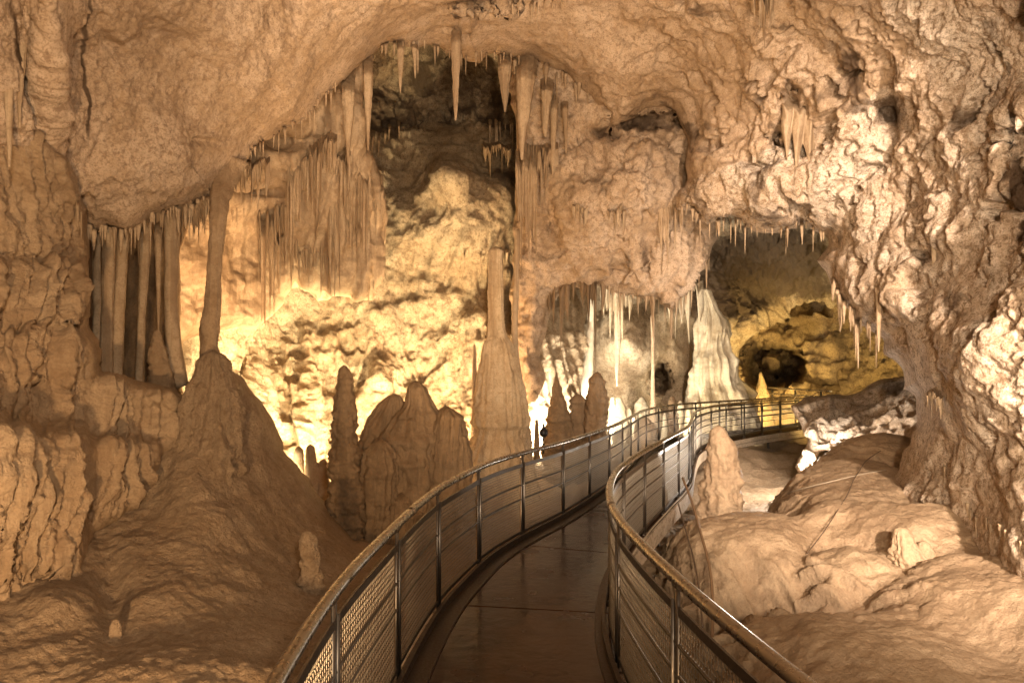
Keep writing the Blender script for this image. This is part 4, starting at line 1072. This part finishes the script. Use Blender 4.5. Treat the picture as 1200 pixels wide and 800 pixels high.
def railing(S, sign, label, phase, mid):
    root = empty('railing', (S[0][0], S[0][1], 0))
    tag(root, label, 'railing')
    base = np.array([S[0][0], S[0][1], 0])
    V, q = sweep(z3(S, RZ), circ(0.029, 20))
    hr = mesh_from('handrail', V - base, cap(V, q, 20), M_RAIL, root)
    T = tangents(S); s = arclen(S)
    for u in np.arange(phase + .35, s[-1] - .3, 3.6):
        a_ = int(np.searchsorted(s, u)); b_ = int(np.searchsorted(s, u + .11)) + 1
        V, q = sweep(z3(S[a_:b_], RZ), circ(0.0315, 20))
        mesh_from('joint_sleeve', V - base, cap(V, q, 20), M_RAIL, hr)
    V, q = sweep(z3(S, 0.815), rect(0.012, 0.042))
    mesh_from('frame_rail', V - base, cap(V, q, 4), M_POST, root, smooth=False)
    for z in mid:
        V, q = sweep(z3(S, z), circ(0.009, 8))
        mesh_from('mid_rail', V - base, cap(V, q, 8), M_POST, root)
    V, q = sweep(z3(S, 0.075), rect(0.012, 0.03))
    mesh_from('bottom_rail', V - base, cap(V, q, 4), M_POST, root, smooth=False)
    T = tangents(S); s = arclen(S)
    stops = np.arange(phase, s[-1] - .1, 1.2)
    for u in stops:
        i = int(np.searchsorted(s, u)); i = min(i, len(S) - 1)
        a = box_at(S[i] - T[i] * .0, T[i], 0.056, 0.012, -0.10, RZ - 0.022)
        b = box_at(S[i] + T[i] * .034, T[i], 0.010, 0.034, 0.02, RZ - 0.10)
        V, q = join([a, b])
        po = mesh_from('post', V - base, q, M_POST, root, smooth=False)
        V, q = box_at(S[i], T[i], 0.085, 0.022, RZ - 0.040, RZ - 0.024)
        mesh_from('saddle', V - base, q, M_POST, po, smooth=False)
        V, q = box_at(S[i], T[i], 0.10, 0.045, -0.012, 0.012)
        mesh_from('foot_plate', V - base, q, M_POST, po, smooth=False)
    # woven wire panels, one between each two posts
    edges = np.r_[0, stops, s[-1]]
    for a, b in zip(edges[:-1], edges[1:]):
        if b - a < 0.15:
            continue
        far = S[min(int(np.searchsorted(s, (a + b) / 2)), len(S) - 1)][1]
        pitch = 0.030 if far < 6.5 else (0.027 if far < 12 else 0.045)
        r = 0.0016 if far < 6.5 else (0.0018 if far < 12 else 0.0014)
        a2, b2 = a + 0.03, b - 0.03
        us = np.arange(a2, b2, pitch / 2)
        cx_ = np.interp(us, s, S[:, 0]); cy_ = np.interp(us, s, S[:, 1])
        parts = []
        zs = np.arange(0.10, 0.80, pitch)
        prof = rect(r * 2, r * 2)
        zig = pitch * 0.16 * np.where(np.arange(len(us)) % 2 == 0, 1, -1)
        for k, z in enumerate(zs):
            parts.append(sweep(np.c_[cx_, cy_, z + zig * (1 if k % 2 else -1)], prof))
        # vertical wires
        for u in np.arange(a2, b2, pitch):
            x, y = np.interp(u, s, S[:, 0]), np.interp(u, s, S[:, 1])
            i = min(int(np.searchsorted(s, u)), len(S) - 1)
            t = T[i]
            zz = np.r_[0.08, zs, 0.81]
            o_ = pitch * 0.2 * np.where(np.arange(len(zz)) % 2 == 0, 1, -1)
            line = np.c_[x + t[0] * o_, y + t[1] * o_, zz]
            sd = np.array([t[1], -t[0], 0]); tt = np.array([t[0], t[1], 0])
            Vv = line[:, None] + (sd[None, None] * prof[None, :, :1] + tt[None, None] * prof[None, :, 1:])
            n, k = Vv.shape[:2]
            i0 = np.arange(n - 1)[:, None] * k; j = np.arange(k)[None]; j2 = (j + 1) % k
            parts.append((Vv.reshape(-1, 3), np.stack([i0 + j, i0 + j2, i0 + k + j2, i0 + k + j], -1).reshape(-1, 4)))
        V, q = join(parts)
        mesh_from('mesh_panel', V - base, q, M_WIRE, root, smooth=False)
    return root


sl = arclen(SL); sr = arclen(SR)
railing(SL, 1, 'left steel railing with wire mesh curving along the walkway', sl[int(np.searchsorted(SL[:, 1], 2.85))] % 1.2, (0.60, 0.44))
railing(SR, -1, 'right steel railing with wire mesh bulging towards the walkway', sr[int(np.searchsorted(SR[:, 1], 3.05))] % 1.2, (0.66, 0.52, 0.37))

# deck
wk = empty('walkway', (0, 2, 0))
tag(wk, 'narrow wet brown walkway curving away between its two railings', 'walkway')
wb = np.array([0, 2, 0.0])
NU = 460
uL = np.linspace(0, sl[-1], NU); uR = np.linspace(0, sr[-1], NU)
EL = np.c_[np.interp(uL, sl, SL[:, 0]), np.interp(uL, sl, SL[:, 1])]
# pair each left point with the nearest right point, monotone
j = [int(np.argmin(((SR - e) ** 2).sum(1))) for e in EL]
j = np.maximum.accumulate(j)
jj = np.convolve(np.r_[[j[0]] * 12, j, [j[-1]] * 12], np.ones(25) / 25, 'valid')
ER = np.c_[np.interp(jj, np.arange(len(SR)), SR[:, 0]), np.interp(jj, np.arange(len(SR)), SR[:, 1])]
cutsL = [0]
for y in np.arange(1.6, 23, 1.78):
    k = int(np.argmin(np.abs((EL[:, 1] + ER[:, 1]) / 2 - (y + .24))))
    cutsL.append(k)
cutsL = sorted(set(cutsL + [NU - 1]))
across = np.linspace(-0.01, 1.01, 9)
for a, b in zip(cutsL[:-1], cutsL[1:]):
    if b - a < 2:
        continue
    rows = []
    ks = np.linspace(a + 0.22, b - 0.22, max(4, (b - a) + 1))
    for z in (0.0, -0.05):
        for k in ks:
            l = np.array([np.interp(k, np.arange(NU), EL[:, c]) for c in (0, 1)]); r = np.array([np.interp(k, np.arange(NU), ER[:, c]) for c in (0, 1)])
            rows.append([(*(l + (r - l) * t), z) for t in across])
    V = np.array(rows).reshape(-1, 3)
    n, m = len(ks), len(across)
    idx = np.arange(2 * n * m).reshape(2, n, m)
    f = []
    top, bot = idx[0], idx[1]
    for i in range(n - 1):
        for c in range(m - 1):
            f.append((top[i, c], top[i, c + 1], top[i + 1, c + 1], top[i + 1, c]))
            f.append((bot[i, c], bot[i + 1, c], bot[i + 1, c + 1], bot[i, c + 1]))
    for c in range(m - 1):
        f.append((top[0, c], bot[0, c], bot[0, c + 1], top[0, c + 1])); f.append((top[-1, c], top[-1, c + 1], bot[-1, c + 1], bot[-1, c]))
    for i in range(n - 1):
        f.append((top[i, 0], top[i + 1, 0], bot[i + 1, 0], bot[i, 0])); f.append((top[i, -1], bot[i, -1], bot[i + 1, -1], top[i + 1, -1]))
    mesh_from('deck_panel', V - wb, f, M_DECK, wk, smooth=False)


def offset(S, d):
    T = tangents(S)
    return S + np.c_[T[:, 1], -T[:, 0]] * d


for S, sg in ((SL, -1), (SR, 1)):
    V, q = sweep(z3(offset(S, -sg * 0.045), 0.035), rect(0.03, 0.07))
    mesh_from('kick_plate', V - wb, cap(V, q, 4), M_KERB, wk, smooth=False)
    V, q = sweep(z3(offset(S, -sg * (0.125 if sg < 0 else .085)), 0.006), rect(0.13 if sg < 0 else .05, 0.016))
    mesh_from('gutter_strip', V - wb, cap(V, q, 4), M_KERB, wk, smooth=False)
    V, q = sweep(z3(offset(S, sg * 0.04), -0.085), rect(0.03, 0.11))
    mesh_from('edge_beam', V - wb, cap(V, q, 4), M_BEAM, wk, smooth=False)
    V, q = sweep(z3(offset(S, sg * 0.02), -0.205), rect(0.05, 0.10))
    mesh_from('edge_beam', V - wb, cap(V, q, 4), M_BEAM, wk, smooth=False)
    for u in np.arange(1.0, arclen(S)[-1], 2.4):
        i = min(int(np.searchsorted(arclen(S), u)), len(S) - 1)
        V, q = box_at(offset(S, -sg * .42)[i], tangents(S)[i], .06, .06, -1.5, -.06)
        mesh_from('support_leg', V - wb, q, M_POST, wk, smooth=False)

# far railing on the next path
fr = empty('railing', P(905, 497, 25))
tag(fr, 'distant pale handrail on the next path, right of the far walkway end', 'railing')
fb = np.array(fr.location)
for (y, nm) in ((454, 'handrail'), (461, 'mid_rail'), (479, 'mid_rail')):
    pts = np.array([P(x, y + (x - 900) * .06, 24 - (x - 900) * .03) for x in np.linspace(899, 975, 20)])
    V, q = sweep(pts, circ(.03, 8))
    mesh_from(nm, V - fb, cap(V, q, 8), M_RAIL, fr)
for x in (905, 932, 962):
    c = P(x, 460, 24 - (x - 900) * .03)
    V, q = box_at(c[:2], np.array([1.0, 0]), .05, .05, -0.4, 1.15)
    mesh_from('post', V - fb, q, M_POST, fr, smooth=False)


# ---- cables
def tube(name, pts, r, mat, label, cat):
    p = spline(pts, 0.06)
    V, q = sweep(p, circ(r, 8))
    o = mesh_from(name, V, cap(V, q, 8), mat, loc=p[0])
    tag(o, label, cat)
    return o


def onD(x, y, lift=0.07):
    return P(x, y, float(D_d(x, y)) - lift)


tube('cable', [onD(x, y) for x, y in ((902, 588), (912, 583), (925, 577), (938, 572), (952, 569), (968, 565), (985, 562), (1003, 556), (1020, 553), (1036, 551), (1050, 546))], .008, M_CABLE, 'pale thin cable lying across the top of the right mound', 'cable')
tube('cable', [onD(x, y) for x, y in ((946, 648), (954, 636), (968, 624), (975, 610), (979, 598), (988, 588), (996, 574), (999, 562), (1008, 551), (1014, 540), (1032, 528))], .0055, M_DCABLE, 'dark thin cable climbing up the right mound', 'cable')
tube('hose', [tuple(P(x, y, Y)) for x, y, Y in ((800, 560, 9.3), (812, 590, 8.6), (822, 630, 7.6), (834, 662, 7.1), (836, 700, 6.8), (834, 760, 6.4))], .016, M_HOSE, 'brown hose hanging down beside the walkway on the right', 'hose')
tube('cable', [tuple(P(x, y, Y)) for x, y, Y in ((795, 590, 8.9), (806, 630, 7.8), (815, 660, 7.3), (820, 690, 6.9), (824, 740, 6.5))], .010, M_DCABLE, 'thin dark cable left of the brown hose', 'cable')
i0 = int(np.searchsorted(SR[:, 1], 4.6)); i1 = int(np.searchsorted(SR[:, 1], 13))
cb = offset(SR, 0.05)[i0:i1]
wob = 0.03 * np.sin(np.arange(len(cb)) * 0.16) + 0.02 * np.sin(np.arange(len(cb)) * 0.41)
tube('cable', [(*c, 0.005 + abs(w)) for c, w in zip(cb[::4], wob[::4])], .010, M_CABLE, 'grey cable running along the outer edge of the walkway bend', 'cable')

# ---- spotlight behind the left railing
sp = empty('spotlight', P(637, 516, 13.2))
tag(sp, 'small black spotlight on a spike beside the central column', 'spotlight')
sb = np.array(sp.location)
t_ = np.linspace(0, 1, 9)


def lathe_local(prof, seg=16):
    th = np.linspace(0, 2 * np.pi, seg, endpoint=False)
    V = np.array([[(r * np.cos(a), r * np.sin(a), z) for a in th] for r, z in prof]).reshape(-1, 3)
    f = []
    n = len(prof)
    for i in range(n - 1):
        for k in range(seg):
            f.append((i * seg + k, i * seg + (k + 1) % seg, (i + 1) * seg + (k + 1) % seg, (i + 1) * seg + k))
    f.append(tuple(range(seg - 1, -1, -1))); f.append(tuple(range((n - 1) * seg, n * seg)))
    return V, f


V, f = lathe_local([(.015, -.25), (.015, .06), (.05, .07), (.05, .075)])
mesh_from('stand', V, f, M_BLACK, sp)
V, f = lathe_local([(.05, .078), (.075, .10), (.08, .14), (.08, .20), (.05, .22), (.04, .24)])
mesh_from('housing', V, f, M_BLACK, sp)
V, f = lathe_local([(.05, .243), (.022, .26), (.02, .31), (.01, .33)])
mesh_from('cap', V, f, M_BLACK, sp)

# ================================================================== LIGHT
def lamp(kind, loc, power, col, r=0.15, to=None, size=90, blend=0.6):
    l = bpy.data.lights.new('lamp', kind)
    l.energy = power; l.color = col; l.shadow_soft_size = r
    o = bpy.data.objects.new('lamp', l)
    COL.objects.link(o); o.location = [float(c) for c in loc]
    if kind == 'SPOT':
        l.spot_size = math.radians(size); l.spot_blend = blend
        d = np.asarray(to, float) - np.asarray(loc, float)
        from mathutils import Vector
        o.rotation_euler = Vector(d).to_track_quat('-Z', 'Y').to_euler()
    return o


WARM, CREAM, COOL, YEL, GOLD = (1, .65, .34), (1, .79, .57), (1, .91, .75), (1, .81, .48), (1, .74, .30)


def spot(loc, to, power, col, size, r=.2):
    return lamp('SPOT', loc, power, col, r, to=to, size=size, blend=.7)


# low lamp left of the path, then two added unseen spots behind the viewer
spot((-1.2, 0.6, 0.3), (-3.2, 6, 0.5), 1080, WARM, 140, .12)
spot((0.9, -1.5, 3.0), (-2.4, 6.0, 3.6), 1400, CREAM, 95, .2)
spot((2.4, -2.2, 3.4), (5.7, 7.2, 2.3), 12500, (1, .80, .63), 54, .12)
# added unseen spots that wash the ceiling and the right wall
spot((0.4, -1.0, 2.4), (3.4, 9.0, 5.0), 2900, CREAM, 85)
spot((2.3, 0.6, 0.9), (3.2, 9.0, 5.4), 1300, CREAM, 100)
spot((-0.9, 7.4, -0.3), (0.5, 10.6, 7.0), 1000, WARM, 100)
# bright lamps behind the dark cluster
spot(P(450, 590, 12.6), P(400, 455, 16.5), 4300, YEL, 125)
spot(P(330, 592, 11.8), P(310, 450, 15.5), 2300, YEL, 105)
spot(P(545, 565, 13.6), P(490, 330, 17.5), 2300, WARM, 115)
spot(P(320, 580, 10.0), P(350, 240, 12.2), 2000, WARM, 90)
# centre: column and hanging rock
spot(P(560, 660, 9.6), P(588, 440, 13), 5600, CREAM, 66)
# archway light, behind the dark stalagmites
spot(P(702, 518, 18.6), P(705, 400, 22), 1300, COOL, 155)
spot(P(655, 522, 15.4), P(640, 450, 20), 2300, COOL, 145)
spot(P(735, 540, 18.4), P(750, 420, 22), 700, CREAM, 130)
spot(P(812, 508, 19.8), P(840, 420, 23), 320, (1, .86, .58), 130)
# far yellow rock
spot(P(915, 510, 21.8), P(930, 410, 26), 4600, GOLD, 95)
spot(P(985, 478, 18.6), P(985, 400, 24), 1200, GOLD, 115)
# white lamp on the floor behind the right mound
lamp('POINT', (6.0, 13.95, 0.05), 400, (1, .90, .78), .12)

w = bpy.data.worlds.new('World')
scene.world = w
w.use_nodes = True
bg = w.node_tree.nodes['Background']
bg.inputs[0].default_value = (1.0, 0.72, 0.48, 1)
bg.inputs[1].default_value = 0.02

# ================================================================== CAMERA
cam = bpy.data.cameras.new('camera')
cam.sensor_width = 36; cam.sensor_fit = 'HORIZONTAL'
cam.lens = 36 * F / 1200
cam.shift_y = (HY - 400) / 1200
cam.clip_start = 0.05; cam.clip_end = 300
co = bpy.data.objects.new('camera', cam)
COL.objects.link(co)
co.location = (0, 0, EYE); co.rotation_euler = (math.radians(90), 0, 0)
scene.camera = co

vs = scene.view_settings
vs.view_transform = 'Standard'; vs.look = 'None'; vs.exposure = 0.0; vs.gamma = 1.0; vs.use_curve_mapping = False
scene.cycles.max_bounces = 6
scene.cycles.diffuse_bounces = 2
scene.cycles.use_denoising = True
scene.cycles.sample_clamp_indirect = 6
